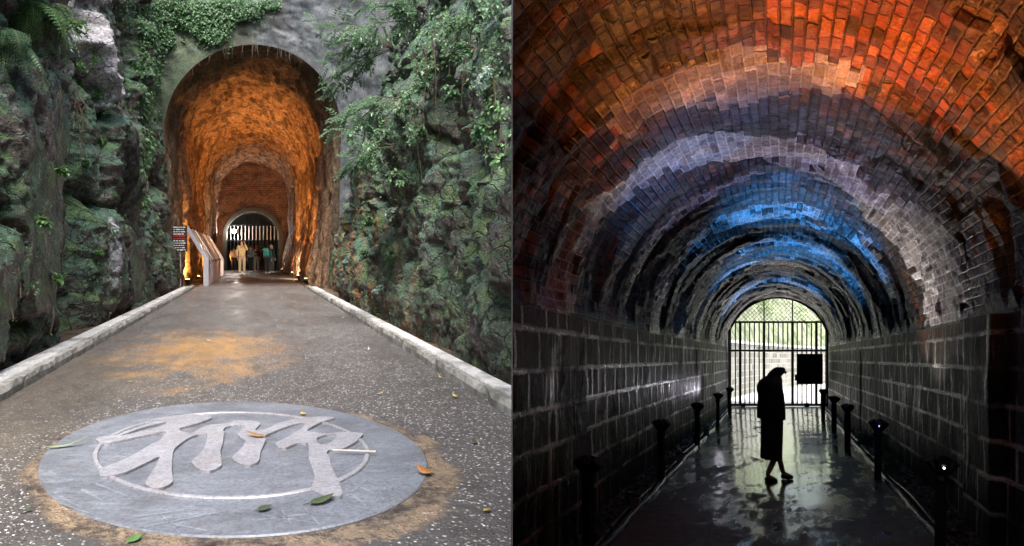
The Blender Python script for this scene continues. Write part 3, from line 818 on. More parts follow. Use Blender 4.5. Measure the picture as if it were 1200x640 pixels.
M_pbo = plain('printed_panel', (0.72, 0.71, 0.66), 0.35, 0, 0.1, 14, 0.02)
def make_panel():
    t = empty('display_panel', (0, 0, 0), cat='display panel')
    # an L-shaped side cheek: upright foot, then leaning back to the wall
    for y_ in (0.0, 1.16):
        mm = MB()
        prof_ = [(-0.10, -0.1), (0.07, -0.1), (0.07, 0.93), (-0.55, 2.02), (-0.66, 1.95), (-0.10, 0.98)]
        v = [(x, y_ - 0.03, z) for x, z in prof_] + [(x, y_ + 0.03, z) for x, z in prof_]
        f = [(0, 5, 2, 1), (5, 4, 3, 2), (7, 8, 11, 6), (8, 9, 10, 11)] + [(i, (i + 1) % 6, 6 + (i + 1) % 6, 6 + i) for i in range(6)]
        mm.add(v, f); bevel(mm.build('side_frame', M_wmet, t), 0.008)
    d = Vector((-0.62, 0, 1.09)).normalized(); nrm_ = Vector((d.z, 0, -d.x))
    def sl(a0, a1, y0, y1, off, th):
        p0 = Vector((0.07, 0, 0.93))
        q = []
        for o_ in (off, off + th):
            for (a_, y_) in ((a0, y0), (a1, y0), (a1, y1), (a0, y1)):
                r_ = p0 + d * a_ + nrm_ * o_; q.append((r_.x, y_, r_.z))
        return q, [(0, 1, 2, 3), (7, 6, 5, 4), (0, 4, 5, 1), (1, 5, 6, 2), (2, 6, 7, 3), (3, 7, 4, 0)]
    q, f = sl(0.0, 1.25, 0.035, 1.125, -0.03, 0.03); MB().add(q, f).build('board', M_pbo, t)
    mm = MB(); rr = random.Random(9)
    for i in range(14):
        a = 0.12 + i * 0.075
        if 5 <= i <= 8:
            q, f = sl(a, a + 0.04, 0.62, 0.62 + rr.uniform(0.3, 0.42), 0.001, 0.003)
        else:
            q, f = sl(a, a + 0.03, 0.12, rr.uniform(0.7, 1.04), 0.001, 0.003)
        mm.add(q, f)
    mm.build('print', plain('grey_print', (0.45, 0.45, 0.46), 0.5), t)
    q, f = sl(0.50, 0.80, 0.12, 0.55, 0.001, 0.003); MB().add(q, f).build('picture', plain('sepia_picture', (0.5, 0.46, 0.38), 0.4, 0, 0.4, 6), t)
    MB().box((0.03, 0.58, 0.90), (0.05, 1.1, 0.06)).build('rail', M_wmet, t)
    return t
panel = make_panel()
for i in range(9):
    o = panel if i == 0 else copy_tree(panel)
    o.location = PA(-1.60, 23.7 + i * 1.42, 0); o.rotation_euler.z = math.atan(-AX) * 0.999
    o['group'] = 'slanted display panels along the left side of the tunnel'
    o['label'] = ('nearest slanted white display panel on a pale metal frame' if i == 0 else
                  ['', 'second', 'third', 'fourth', 'fifth', 'sixth', 'seventh', 'eighth', 'farthest'][i] + ' slanted white display panel from the near end of the row')
# ------------------------------------------------------------------ floodlights hidden at the foot of the tunnel walls
M_lampbody = plain('lamp_body', (0.03, 0.03, 0.03), 0.4, 0.5)
def emit_mat(name, col, s_):
    g = G(name); return g.done((0.8, 0.8, 0.8), 0.3, None, emit=col, es=s_)
M_warmglass = emit_mat('warm_glass', (1, 0.5, 0.14), 12)
def flood(x, y, pw, aim, col, i):
    t = empty('floodlight', PA(x, y, 0), cat='floodlight', group='ground floodlights along the tunnel walls')
    t['label'] = ['nearest', 'second', 'third', 'farthest'][i % 4] + ' small warm floodlight at the foot of the ' + ('left' if x < 0 else 'right') + ' rough tunnel wall'
    base = Vector((0, 0, 0.1)); d = (PA(*aim) - PA(x, y, 0.15)).normalized()
    q = d.to_track_quat('Z', 'Y').to_matrix().to_4x4()
    bevel(MB().box((0, 0, 0.12), (0.16, 0.22, 0.10), q).build('housing', M_lampbody, t), 0.01)
    MB().box(Vector((0, 0, 0.12)) + d * 0.055, (0.13, 0.19, 0.006), q).build('glass', M_warmglass, t)
    MB().box((0, 0, 0.0), (0.06, 0.14, 0.16)).build('bracket', M_lampbody, t)
    ld = bpy.data.lights.new('floodlight_beam', 'SPOT'); ld.energy = pw; ld.color = col; ld.spot_size = R(118); ld.spot_blend = 0.9; ld.shadow_soft_size = 0.12
    lo = bpy.data.objects.new('beam', ld); C.objects.link(lo); lo.parent = t
    lo.location = Vector((0, 0, 0.12)) + d * 0.09; lo.rotation_euler = (-d).to_track_quat('Z', 'Y').to_euler()
OR = (1, 0.44, 0.12)
for i, (x, y, pw, aim) in enumerate([(-2.36, 24.9, 220, (-2.2, 26, 6)), (-2.40, 29.5, 380, (-.6, 30, 7)), (-2.1, 34.0, 480, (0.4, 32, 7)), (-1.95, 43.0, 70, (0.3, 45.2, 7)),
                      (1.98, 25.2, 560, (3.0, 28, 5)), (1.98, 29.0, 650, (2.9, 31, 5)), (1.98, 34.0, 420, (1.6, 36, 7)), (1.9, 43.0, 90, (0, 45.2, 7))]):
    flood(x, y, pw, aim, (1, 0.50, 0.13) if x < 0 and y < 28 else OR, i)
# extra beam added to brighten the visitors, hung on a right-hand floodlight
ld = bpy.data.lights.new('floodlight_beam', 'SPOT'); ld.energy = 800; ld.color = (1, 0.86, 0.68); ld.spot_size = R(60); ld.spot_blend = 0.8; ld.shadow_soft_size = 0.2
lo = bpy.data.objects.new('beam', ld); C.objects.link(lo); fl_ = [o for o in bpy.data.objects if o.name.startswith('floodlight') and o.type == 'EMPTY' and abs(o.location.y - 29.0) < .1][0]
lo.parent = fl_; lo.location = (-0.1, 0.1, 0.3); lo.rotation_euler = (-(PA(0.45, 39, 1.3) - PA(1.9, 29.0, 0.3)).normalized()).to_track_quat('Z', 'Y').to_euler()

# ------------------------------------------------------------------ arched iron gates
M_iron = plain('dark_iron', (0.02, 0.02, 0.022), 0.45, 0.6)
M_iron_lit = plain('lit_upper_bars', (0.5, 0.5, 0.46), 0.45, 0.2)  # upper bars: lamp light on the iron is put into this paler colour
def make_gate(mp_, x_c, y, label, upper_mat, lower_mat, board, skip=(), n_=21, bt=0.036):
    """bars sit in the tunnel arch: half width 1.78, springing 2.13, crown 3.95"""
    t = empty('iron_gate', mp_(x_c, y, 0), label, 'gate')
    HW = 1.78
    def top(x): return 2.13 + 1.80 * math.sqrt(max(0, 1 - (x / 1.86) ** 2))
    arc = [(x, 0, top(x)) for x in [HW * math.cos(PI * i / 28) for i in range(29)]]
    MB().tube([(HW, 0, 0.0)] + arc + [(-HW, 0, 0.0)], 0.035, 6).build('arch_frame', M_iron, t)
    for z, r_ in ((0.06, 0.05), (2.02, 0.045), (3.05, 0.045)):
        w_ = HW if z < 2.2 else 1.55
        bevel(MB().box((0, 0, z), (w_ * 2, 0.06, r_ * 1.6)).build('rail', M_iron, t), 0.006)
    xs = [-HW + 0.06 + i * (2 * HW - 0.12) / (n_ - 1) for i in range(n_)]
    for i, x in enumerate(xs):
        th = 0.075 if n_ > 20 and i in (2, 7, 13, 18) else bt
        zt = min(3.05, top(x))
        bevel(MB().box((x, 0.002, (2.06 + zt) / 2), (th, th, zt - 2.06)).build('bar', upper_mat, t), 0.004)
        if i not in skip:
            bevel(MB().box((x, 0.002, 1.03), (th, th, 1.9)).build('bar', lower_mat, t), 0.004)
    for x in (xs[n_ // 3], xs[n_ - 1 - n_ // 3]):
        MB().box((x, 0, (3.09 + top(x)) / 2), (0.035, 0.035, top(x) - 3.09)).build('bar', M_iron, t)
    # diamond mesh in the lunette
    mm = MB(); st = 0.155
    for sgn in (1, -1):
        for k in range(-30, 31):
            pts = []
            for j in range(0, 60):
                x = k * st + sgn * j * 0.025; z = 3.08 + j * 0.025
                if abs(x) < HW and z < top(x) - 0.02: pts.append((x, 0.03 + 0.006 * sgn, z))
            if len(pts) > 2: mm.tube([pts[0], pts[-1]], 0.006, 4, False)
    mm.build('wire_mesh', M_iron, t)
    if board:
        bevel(MB().box((1.12, -0.045, 1.36), (0.94, 0.02, 1.1)).build('board', M_iron, t), 0.005)
        for z in (0.9, 1.1): pass
        MB().box((0.62, -0.04, 1.05), (0.06, 0.05, 0.22)).build('lock', M_iron, t)
    for x in (-1.3, 1.0):
        MB().tube([(x - 0.07, -0.06, 0.06), (x + 0.07, -0.06, 0.06)], 0.07, 12).build('roller', M_iron, t)
    return t
make_gate(PA, 0, EY + 0.12, 'arched gate of pale upright bars at the far end of the orange tunnel', M_iron_lit, M_iron, False, n_=15, bt=0.05)

# lamp behind that gate, the white glare in the arch
lp = empty('lamp', PA(-1.25, EY - 0.22, 2.66), 'bright white lamp glaring behind the far gate bars', 'lamp')
MB().tube([(0, 0.02, 0), (0, 0.12, 0)], [0.14, 0.09], 12).build('housing', M_lampbody, lp)
MB().tube([(0, -0.03, 0), (0, 0.02, 0)], [0.12, 0.13], 16).build('glass', emit_mat('white_glass', (1, 0.97, 0.9), 60), lp)
MB().box((-0.2, 0.08, 0.0), (0.45, 0.04, 0.04)).build('arm', M_lampbody, lp)
ld = bpy.data.lights.new('lamp_light', 'POINT'); ld.energy = 55; ld.color = (1, 0.9, 0.85); ld.shadow_soft_size = 0.1
lo = bpy.data.objects.new('light', ld); C.objects.link(lo); lo.parent = lp; lo.location = (0, -0.3, 0)

# ------------------------------------------------------------------ people
def grow(name, V, E, rad, mat, parent, sub=2, root=0):
    me = bpy.data.meshes.new(name); me.from_pydata([tuple(v) for v in V], E, [])
    o = bpy.data.objects.new(name, me); C.objects.link(o)
    o.modifiers.new('skin', 'SKIN'); o.modifiers['skin'].use_smooth_shade = True
    ss = o.modifiers.new('sub', 'SUBSURF'); ss.levels = sub; ss.render_levels = sub
    for i, sv in enumerate(me.skin_vertices[0].data):
        r_ = rad[i]; sv.radius = r_ if hasattr(r_, '__len__') else (r_, r_); sv.use_root = (i == root)
    me2 = baked(o); bpy.data.objects.remove(o)
    me2.materials.clear()
    return link(name, me2, mat, parent, smooth=True)
M_skin = plain('skin', (0.48, 0.29, 0.2), 0.5, 0, 0.1)
def cloth(name, col): return plain(name, col, 0.85, 0, 0.25, 12, 0.4)
def person(loc, H, rz, pose, coat, trousers, shoes, hair, label, group=None, hat=None, coat_len=0.0, skirt=None):
    t = empty('person', loc, label, 'person', group, rz)
    s_ = H / 1.75
    P = dict(pelvis=(0, 0, .95), belly=(0, 0, 1.10), chest=(0, .0, 1.30), neck=(0, .0, 1.47), head0=(0, -.01, 1.56), head1=(0, -.01, 1.66),
             shL=(-.18, 0, 1.40), elL=(-.24, .02, 1.13), wrL=(-.23, -.08, .90), haL=(-.22, -.10, .81),
             shR=(.18, 0, 1.40), elR=(.24, .02, 1.13), wrR=(.23, -.08, .90), haR=(.22, -.10, .81),
             hiL=(-.09, 0, .90), knL=(-.10, -.02, .50), anL=(-.10, .02, .09), toL=(-.12, -.14, .035),
             hiR=(.09, 0, .90), knR=(.10, -.02, .50), anR=(.10, .02, .09), toR=(.12, -.14, .035))
    P.update(pose)
    V = {k: Vector(v) * s_ for k, v in P.items()}
    def g_(name, keys, E, rad, mat, sub=2, push=None):
        vv = [V[k] for k in keys]
        return grow(name, vv, [(keys.index(a), keys.index(b)) for a, b in E], [tuple(q * s_ for q in (rad[k] if hasattr(rad[k], '__len__') else (rad[k], rad[k]))) for k in keys], mat, t, sub)
    keys = list(P)
    E = [('pelvis', 'belly'), ('belly', 'chest'), ('chest', 'neck'), ('neck', 'head0'), ('head0', 'head1')]
    for a in 'LR': E += [('chest', 'sh' + a), ('sh' + a, 'el' + a), ('el' + a, 'wr' + a), ('wr' + a, 'ha' + a), ('pelvis', 'hi' + a), ('hi' + a, 'kn' + a), ('kn' + a, 'an' + a), ('an' + a, 'to' + a)]
    rad = dict(pelvis=(.13, .10), belly=(.12, .09), chest=(.14, .10), neck=.055, head0=(.07, .085), head1=(.085, .10))
    for a in 'LR': rad.update({'sh' + a: .055, 'el' + a: .04, 'wr' + a: .028, 'ha' + a: (.022, .04), 'hi' + a: .085, 'kn' + a: .055, 'an' + a: .038, 'to' + a: (.035, .025)})
    # digits
    for a, sg_ in (('L', -1), ('R', 1)):
        d = (Vector(P['ha' + a]) - Vector(P['wr' + a])).normalized()
        side = Vector((0, 1, 0)) if abs(d.y) < 0.8 else Vector((1, 0, 0))
        for k, (o_, l_) in enumerate(((-.028, .062), (-.010, .075), (.010, .072), (.028, .058))):
            b_ = Vector(P['ha' + a]) + side * o_; kk = f'f{a}{k}'
            P[kk] = tuple(b_ + d * 0.03); P[kk + 'e'] = tuple(b_ + d * (0.03 + l_) + Vector((-sg_ * .012, 0, 0)))
            V[kk] = Vector(P[kk]) * s_; V[kk + 'e'] = Vector(P[kk + 'e']) * s_
            rad[kk] = .011; rad[kk + 'e'] = .008; E += [('ha' + a, kk), (kk, kk + 'e')]
        kk = f't{a}'; b_ = Vector(P['wr' + a]) + d * 0.05 + side * -.05
        P[kk] = tuple(b_ + d * .03); V[kk] = Vector(P[kk]) * s_; rad[kk] = .011; E += [('wr' + a, kk)]
    # nose
    f_ = Vector(P['head0']) + (Vector(P['head1']) - Vector(P['head0'])) * .35 + Vector(pose.get('face', (0, -.098, 0)))
    P['nose'] = tuple(f_); V['nose'] = f_ * s_; rad['nose'] = .014; E.append(('head0', 'nose'))
    keys = [k for k in P if k != 'face']
    g_('body', keys, E, rad, M_skin)
    # coat
    ck = ['belly', 'pelvis', 'chest', 'neck', 'shL', 'elL', 'wrL', 'shR', 'elR', 'wrR']
    if coat:
        rc = dict(belly=(.165, .13), pelvis=(.175, .14), chest=(.17, .135), neck=(.07, .07), shL=.078, elL=.065, wrL=.05, shR=.078, elR=.065, wrR=.05)
        V2 = V['pelvis'].copy(); 
        if coat_len: V['pelvis'] = V['pelvis'] - Vector((0, 0, coat_len)) * s_
        g_('jacket', ck, [('belly', 'pelvis'), ('belly', 'chest'), ('chest', 'neck'), ('chest', 'shL'), ('shL', 'elL'), ('elL', 'wrL'), ('chest', 'shR'), ('shR', 'elR'), ('elR', 'wrR')], rc, coat)
        V['pelvis'] = V2
    if trousers:
        tk = ['pelvis', 'hiL', 'knL', 'anL', 'hiR', 'knR', 'anR']
        g_('trousers', tk, [('pelvis', 'hiL'), ('hiL', 'knL'), ('knL', 'anL'), ('pelvis', 'hiR'), ('hiR', 'knR'), ('knR', 'anR')],
           dict(pelvis=(.15, .115), hiL=.105, knL=.078, anL=.062, hiR=.105, knR=.078, anR=.062), trousers)
    for a in 'LR':
        b_, c_ = V['an' + a], V['to' + a]
        h_ = b_ + (b_ - c_) * Vector((1, 1, 0)) * 0.25; h_.z = 0.045 * s_
        grow('shoe', [h_, b_ * Vector((1, 1, 0)) + Vector((0, 0, 0.05 * s_)), (b_ + c_) / 2 * Vector((1, 1, 0)) + Vector((0, 0, .042 * s_)), c_ * Vector((1, 1, 0)) + (c_ - b_) * Vector((.15, .15, 0)) + Vector((0, 0, .035 * s_))], [(0, 1), (1, 2), (2, 3)],
             [(.04 * s_, .042 * s_), (.042 * s_, .045 * s_), (.045 * s_, .04 * s_), (.04 * s_, .03 * s_)], shoes, t, 2)
    if hair:
        c0 = (V['head0'] + V['head1']) / 2 + Vector((0, .022, .035)) * s_
        bm = bmesh.new(); bmesh.ops.create_icosphere(bm, subdivisions=3, radius=1)
        fd = Vector(pose.get('face', (0, -.098, 0))).normalized()
        for v in bm.verts:
            k = v.co.dot(fd)
            v.co = Vector((v.co.x * .096, v.co.y * .108, v.co.z * .108)) * s_ * (1 + 0.05 * math.sin(9 * v.co.x + 7 * v.co.z))
            if k > 0.35: v.co -= fd * (k - 0.35) * .11 * s_
        me = bpy.data.meshes.new('hair'); bm.to_mesh(me); bm.free()
        o = link('hair', me, hair, t, smooth=True); o.location = c0
    return t, V, s_
H_black = cloth('hair_black', (0.015, 0.012, 0.01))
blk = cloth('black_cloth', (0.015, 0.015, 0.018)); wsh = cloth('white_shoes', (0.7, 0.7, 0.7))
pg = 'people standing in the orange tunnel'
def feet(px, py): return gA(px, py, 0.0)
person(feet(283.5, 322.3), 1.86, R(25), dict(haR=(.1, -.33, 1.60), wrR=(.12, -.27, 1.52), elR=(.24, -.12, 1.25), toL=(-.12, -.14, .035)), cloth('cream_jacket', (0.62, 0.48, 0.25)), cloth('beige_trousers', (0.45, 0.37, 0.27)), wsh, cloth('hair_brown', (0.12, 0.05, 0.02)),
       'person in a cream jacket and beige trousers with one hand raised to the face', pg)
person(feet(274.3, 318.3), 1.60, R(200), {}, cloth('pink_jacket', (0.68, 0.47, 0.38)), blk, wsh, H_black, 'person in a pale pink jacket and black trousers behind the cream jacket', pg)
person(feet(294.0, 319.0), 1.62, R(-20), dict(haR=(.05, -.3, 1.1), wrR=(.1, -.24, 1.08)), cloth('slate_jacket', (0.13, 0.2, 0.25)), blk, wsh, cloth('hair_red', (0.2, 0.06, 0.03)), 'person in a slate blue jacket and dark trousers left of the brown jacket', pg)
person(feet(300.5, 318.8), 1.72, R(15), dict(haL=(-.05, -.3, 1.1), wrL=(-.1, -.24, 1.08)), cloth('brown_jacket', (0.09, 0.045, 0.035)), cloth('grey_trousers', (0.2, 0.19, 0.18)), blk, cloth('hair_auburn', (0.22, 0.07, 0.03)), 'person in a dark brown jacket and grey trousers in the middle of the group', pg)
person(feet(307.0, 318.6), 1.60, R(160), {}, blk, blk, blk, H_black, 'person all in black standing in the shadow between two others', pg)
t6, V6, s6_ = person(feet(313.4, 320.4), 1.66, R(170), dict(haR=(.3, -.2, 1.0)), cloth('teal_dark_jacket', (0.04, 0.14, 0.14)), cloth('navy_trousers', (0.03, 0.03, 0.045)), wsh, H_black, 'person with a teal backpack and navy trousers seen from behind', pg)
person(feet(318.3, 319.6), 1.68, R(150), {}, cloth('dark_green_coat', (0.02, 0.04, 0.04)), cloth('grey_blue_trousers', (0.1, 0.1, 0.12)), wsh, cloth('pale_cap', (0.5, 0.4, 0.33)), 'person with a pale cap and dark coat right of the teal backpack', pg)
bp = empty('backpack', t6.location + Vector((0.0, -0.22, 1.22)), 'teal backpack worn by the person seen from behind', 'backpack')
o = MB().box((0, 0, 0), (0.32, 0.17, 0.44)).build('bag', cloth('teal_cloth', (0.08, 0.4, 0.38)), bp); bevel(o, 0.06, 3)
o = MB().box((0, -0.10, -0.08), (0.22, 0.05, 0.2)).build('pocket', cloth('teal_cloth_dark', (0.05, 0.3, 0.3)), bp); bevel(o, 0.02, 2)
for x in (-.1, .1): MB().tube([(x, .05, .2), (x, .16, .24), (x, .2, .1)], 0.018, 6).build('strap', blk, bp)

# ------------------------------------------------------------------ plants
def foliage_mat(name, a, b, c, rough=0.45):
    g = G(name); p = g.pos()
    n_ = g.noise(p, 2.5, 3); v = g.noise(p, 11, 3)
    col = g.mix(g.ramp(n_, [(0.35, 0), (0.65, 1)]), a, b)
    col = g.mix(g.ramp(v, [(0.5, 0), (0.72, 1)]), col, c)
    g.put(g.b.inputs['Transmission Weight'], 0.0)
    m = g.done(col, rough)
    tr = g.n('ShaderNodeBsdfTranslucent'); g.put(tr.inputs[0], c)
    mx = g.n('ShaderNodeMixShader'); mx.inputs[0].default_value = 0.25
    out = [n for n in g.nt.nodes if n.type == 'OUTPUT_MATERIAL'][0]
    g.nt.links.new(g.b.outputs[0], mx.inputs[1]); g.nt.links.new(tr.outputs[0], mx.inputs[2]); g.nt.links.new(mx.outputs[0], out.inputs[0])
    return m
F_ivy = foliage_mat('ivy_green', (0.035, 0.095, 0.04), (0.06, 0.155, 0.055), (0.15, 0.27, 0.12))
F_fern = foliage_mat('fern_green', (0.07, 0.18, 0.05), (0.13, 0.30, 0.10), (0.26, 0.44, 0.2))
F_shrub = foliage_mat('shrub_green', (0.06, 0.15, 0.06), (0.11, 0.24, 0.11), (0.26, 0.40, 0.26))
F_pale = foliage_mat('pale_green', (0.28, 0.42, 0.34), (0.42, 0.58, 0.50), (0.6, 0.7, 0.64))
M_stem = plain('brown_stem', (0.10, 0.07, 0.045), 0.8)
def leaf_into(mm, p, d, up, L, W, seg=2, fold=0.3):
    d = d.normalized(); s_ = d.cross(up)
    if s_.length < 1e-4: s_ = Vector((1, 0, 0))
    s_.normalize(); n_ = s_.cross(d).normalized()
    a = p; b = p + d * L * 0.45; c = p + d * L - n_ * L * 0.12
    mm.add([a, b - s_ * W + n_ * W * fold, c, b + s_ * W + n_ * W * fold, b], [(0, 1, 4), (0, 4, 3), (1, 2, 4), (4, 2, 3)])
def rv(r, k=1.0): return Vector((r.uniform(-k, k), r.uniform(-k, k), r.uniform(-k, k)))
def ivy(pts, label, seed, n_leaf, L=0.085, mat=F_ivy, trails=10, tl=1.0, group=None, spread=0.16, name='ivy'):
    """pts: picture positions that the clump covers; leaves grow from the wall there, trails hang down"""
    r = random.Random(seed); mm = MB(); st = MB()
    for _ in range(n_leaf):
        (cx, cy, rx, ry) = r.choice(pts)
        a = r.uniform(0, 6.28); q = math.sqrt(r.random())
        h = hit(cx + rx * q * math.cos(a), cy + ry * q * math.sin(a))
        if not h: continue
        p, n_ = h
        for _k in range(3):
            o_ = p + n_ * r.uniform(0.01, spread) + rv(r, 0.07)
            d = (Vector((r.uniform(-1, 1), r.uniform(-.5, .5), -0.7)) + n_ * 0.35)
            leaf_into(mm, o_, d, n_ + rv(r, 0.5), L * r.uniform(0.6, 1.3), L * r.uniform(0.24, 0.36))
    for _ in range(trails):
        (cx, cy, rx, ry) = r.choice(pts)
        h = hit(cx + r.uniform(-rx, rx), cy + r.uniform(0, ry))
        if not h: continue
        p, n_ = h; p = p + n_ * 0.06; q = [p]; ln = r.uniform(0.4, 1) * tl; k = int(ln / 0.09)
        for i in range(k):
            p = p + Vector((r.uniform(-.02, .02), r.uniform(-.02, .02), -0.09)); q.append(p)
            for _j in range(2 if r.random() < .8 else 0): leaf_into(mm, p, Vector((r.uniform(-1, 1), r.uniform(-1, .3), -0.5)), n_ + rv(r, .6), L * r.uniform(.5, 1.1), L * .3)
        st.tube(q, 0.006, 4, False)
    if not mm.v: return
    t = empty(name, mm.v[0], label, name, group)
    under(mm.build('foliage', mat), t)
    if st.v: under(st.build('stem', M_stem), t)
    return t
ivg = 'ivy hanging over the tunnel portal'
ivy([(228, 18, 26, 20), (250, 30, 22, 22), (270, 12, 26, 14)], 'dense ivy clump covering the portal top left of the arch crown', 1, 1300, 0.10, trails=20, tl=.6, group=ivg)
ivy([(200, 12, 22, 14), (176, 22, 14, 20), (190, 45, 16, 16)], 'thinner ivy at the upper left corner of the portal', 2, 620, 0.10, trails=16, tl=1.2, group=ivg)
ivy([(172, 75, 12, 26), (168, 118, 7, 22), (183, 90, 6, 20), (172, 150, 8, 22)], 'sparse ivy trailing down the left jamb of the portal', 3, 170, 0.10, trails=10, tl=1.6, group=ivg)
ivy([(166, 190, 6, 14), (176, 170, 6, 10), (166, 235, 5, 10)], 'small ivy tuft low on the left jamb of the portal', 4, 50, 0.10, trails=3, group=ivg)
ivy([(296, 10, 16, 9), (318, 6, 14, 5)], 'ivy fringe over the crown of the arch', 5, 230, 0.09, trails=8, tl=.5, group=ivg)
# thin roots that hang off the arch edge
rr = random.Random(8); mm = MB()
for i in range(46):
    x = rr.uniform(-2.2, 1.6); zt = 4.9 + 2.65 * math.sqrt(max(0, 1 - (x / 2.72) ** 2)) - 0.02
    p = PA(x, PY - rr.uniform(.03, .12), zt + .06); l = rr.uniform(0.1, 0.55) * (1 - .5 * abs(x) / 2.2)
    mm.tube([p, p + Vector((rr.uniform(-.03, .03), 0, -l * .5)), p + Vector((rr.uniform(-.05, .05), 0, -l))], [0.007, 0.005, 0.002], 4, False)
tag(mm.build('hanging_roots', M_stem), 'thin roots hanging from the edge of the tall arch', 'roots')

def frond_into(mm, st, p, d, L, W, droop, r, n_=18, leafw=0.16, pinn=True):
    """a fern frond: curved midrib with leaflets on both sides"""
    d = d.normalized(); q = [p.copy()]; pos_ = p.copy(); dd = d.copy()
    for i in range(n_):
        dd = (dd + Vector((0, 0, -droop / n_))).normalized(); pos_ = pos_ + dd * L / n_; q.append(pos_.copy())
    st.tube(q, [0.005 * (1 - 0.8 * i / n_) for i in range(n_ + 1)], 4, False)
    for i in range(2, n_ + 1):
        t = i / n_; a = q[i]; tan = (q[i] - q[i - 1]).normalized()
        s_ = tan.cross(Vector((0, 0, 1)));
        if s_.length < .05: s_ = tan.cross(Vector((0, 1, 0)))
        s_.normalize(); ln = W * math.sin(PI * min(1, (t * 0.93 + 0.07)) ** 0.7) ** 0.9 + 0.01
        for sg_ in (-1, 1):
            dv = (s_ * sg_ + tan * 0.45 + Vector((0, 0, -0.25)) + rv(r, .1)).normalized()
            if pinn and ln > 0.05:
                k = 5
                for j in range(k):
                    b_ = a + dv * ln * j / k
                    w_ = ln * 0.22 * (1 - j / k * 0.7)
                    for s2_ in (-1, 1): leaf_into(mm, b_, dv * .6 + tan * s2_ * .8, Vector((0, 0, 1)), w_ * 1.3, w_ * .3)
                leaf_into(mm, a, dv, Vector((0, 0, 1)), ln, ln * .05)
            else: leaf_into(mm, a, dv, Vector((0, 0, 1)), ln, ln * leafw)
def fern(px, py, label, seed, n_f=8, L=0.6, W=0.12, mat=F_fern, dirs=None, droop=1.4, group=None, back=0.0, pinn=True):
    h = hit(px, py)
    if not h: return
    r = random.Random(seed); p, n_ = h; mm = MB(); st = MB()
    for i in range(n_f):
        d = n_ * 0.8 + Vector((r.uniform(-1, 1), r.uniform(-1, .6), r.uniform(-.2, 1.0)))
        if dirs: d = Vector(dirs[i % len(dirs)]) + rv(r, .25)
        frond_into(mm, st, p + n_ * .02, d, L * r.uniform(.7, 1.15), W * r.uniform(.8, 1.1), droop, r, pinn=pinn)
    t = empty('fern', p, label, 'fern', group)
    under(mm.build('frond', mat), t); under(st.build('stem', M_stem), t)
    return t
fern(30, 5, 'dense drooping fern hanging from the overhang at the upper left corner', 11, 16, 0.75, 0.15, dirs=[(.3, -.6, -.2), (.6, -.2, 0), (.1, -.3, -.4), (.8, .2, .1)], droop=2.0)
fern(4, 40, 'pale green fern with broad fronds at the left edge of the photo', 12, 9, 0.55, 0.15, dirs=[(.6, -.4, .2), (.5, -.1, -.2), (.3, -.7, -.1)], droop=1.6, mat=F_shrub)
fern(60, 10, 'narrow bright fern hanging beside the dense one', 13, 8, 0.8, 0.08, dirs=[(.2, -.3, -.4), (.4, -.2, -.1)], droop=2.4, pinn=False)
def bush(px, py, label, seed, n_b=16, L=1.2, leaf=0.11, mat=F_shrub, dirs=None, group=None, name='shrub', comp=True, droop=.9):
    """arching branches that carry compound leaves"""
    h = hit(px, py)
    if not h: return
    r = random.Random(seed); p, n_ = h; mm = MB(); st = MB()
    for i in range(n_b):
        d = (Vector(dirs[i % len(dirs)]) if dirs else n_ * .9 + Vector((0, 0, .5))) + rv(r, .38)
        d.normalize(); q = [p.copy()]; pos_ = p.copy(); k = 9; l = L * r.uniform(.55, 1.1)
        for j in range(k):
            d = (d + Vector((0, 0, -droop / k)) + rv(r, .07)).normalized(); pos_ = pos_ + d * l / k; q.append(pos_.copy())
            if j >= 2:
                for _ in range(2 if comp else 3):
                    dv = (d * .7 + rv(r, 1.0)).normalized()
                    if comp:
                        e = pos_; kk = 5
                        for m_i in range(kk):
                            dv = (dv + Vector((0, 0, -.12))).normalized(); e = e + dv * leaf * .42
                            s_ = dv.cross(Vector((0, 0, 1))).normalized()
                            for s2_ in (-1, 1): leaf_into(mm, e, s_ * s2_ + dv * .5, Vector((0, 0, 1)) + rv(r, .3), leaf * r.uniform(.75, 1.0), leaf * .2)
                        leaf_into(mm, e, dv, Vector((0, 0, 1)), leaf, leaf * .2)
                    else: leaf_into(mm, pos_, dv + Vector((0, 0, -.3)), Vector((0, 0, 1)) + rv(r, .4), leaf * r.uniform(.7, 1.2), leaf * .3)
        st.tube(q, [0.012 * (1 - .8 * j / k) for j in range(k + 1)], 5, False)
    t = empty(name, p, label, name, group)
    under(mm.build('foliage', mat), t); under(st.build('stem', M_stem), t)
    return t
bush(462, 58, 'large shrub arching out over the right shoulder of the portal', 21, 11, 1.75, 0.14, dirs=[(-1, -.5, .5), (-1, -.3, .1), (-.7, -.6, .6), (-.9, -.1, -.2)], droop=.9)
bush(476, 118, 'feathery shrub hanging below the larger one beside the portal', 22, 6, 1.1, 0.11, dirs=[(-1, -.5, -.1), (-.9, -.4, .3)], droop=1.3)
bush(462, 172, 'low spray of leaves reaching towards the right jamb of the portal', 23, 3, 1.2, 0.11, dirs=[(-1, -.3, .1)], droop=1.0)
bush(490, 30, 'leafy shrub at the top of the right cliff', 24, 7, 0.9, 0.11, dirs=[(-.6, -.5, .4), (-.3, -.6, .2)])
wd = [(490, 130, 60, 'pale_stem'), (500, 165, 40, 0), (478, 210, 45, 0), (470, 250, 35, 0), (462, 300, 25, 0), (540, 25, 40, 1), (560, 60, 30, 0), (520, 80, 40, 0), (575, 95, 30, 0), (438, 255, 25, 0), (430, 300, 20, 0), (505, 110, 40, 0), (585, 20, 40, 1), (452, 340, 20, 0), (540, 118, 24, 0), (575, 150, 20, 0)]
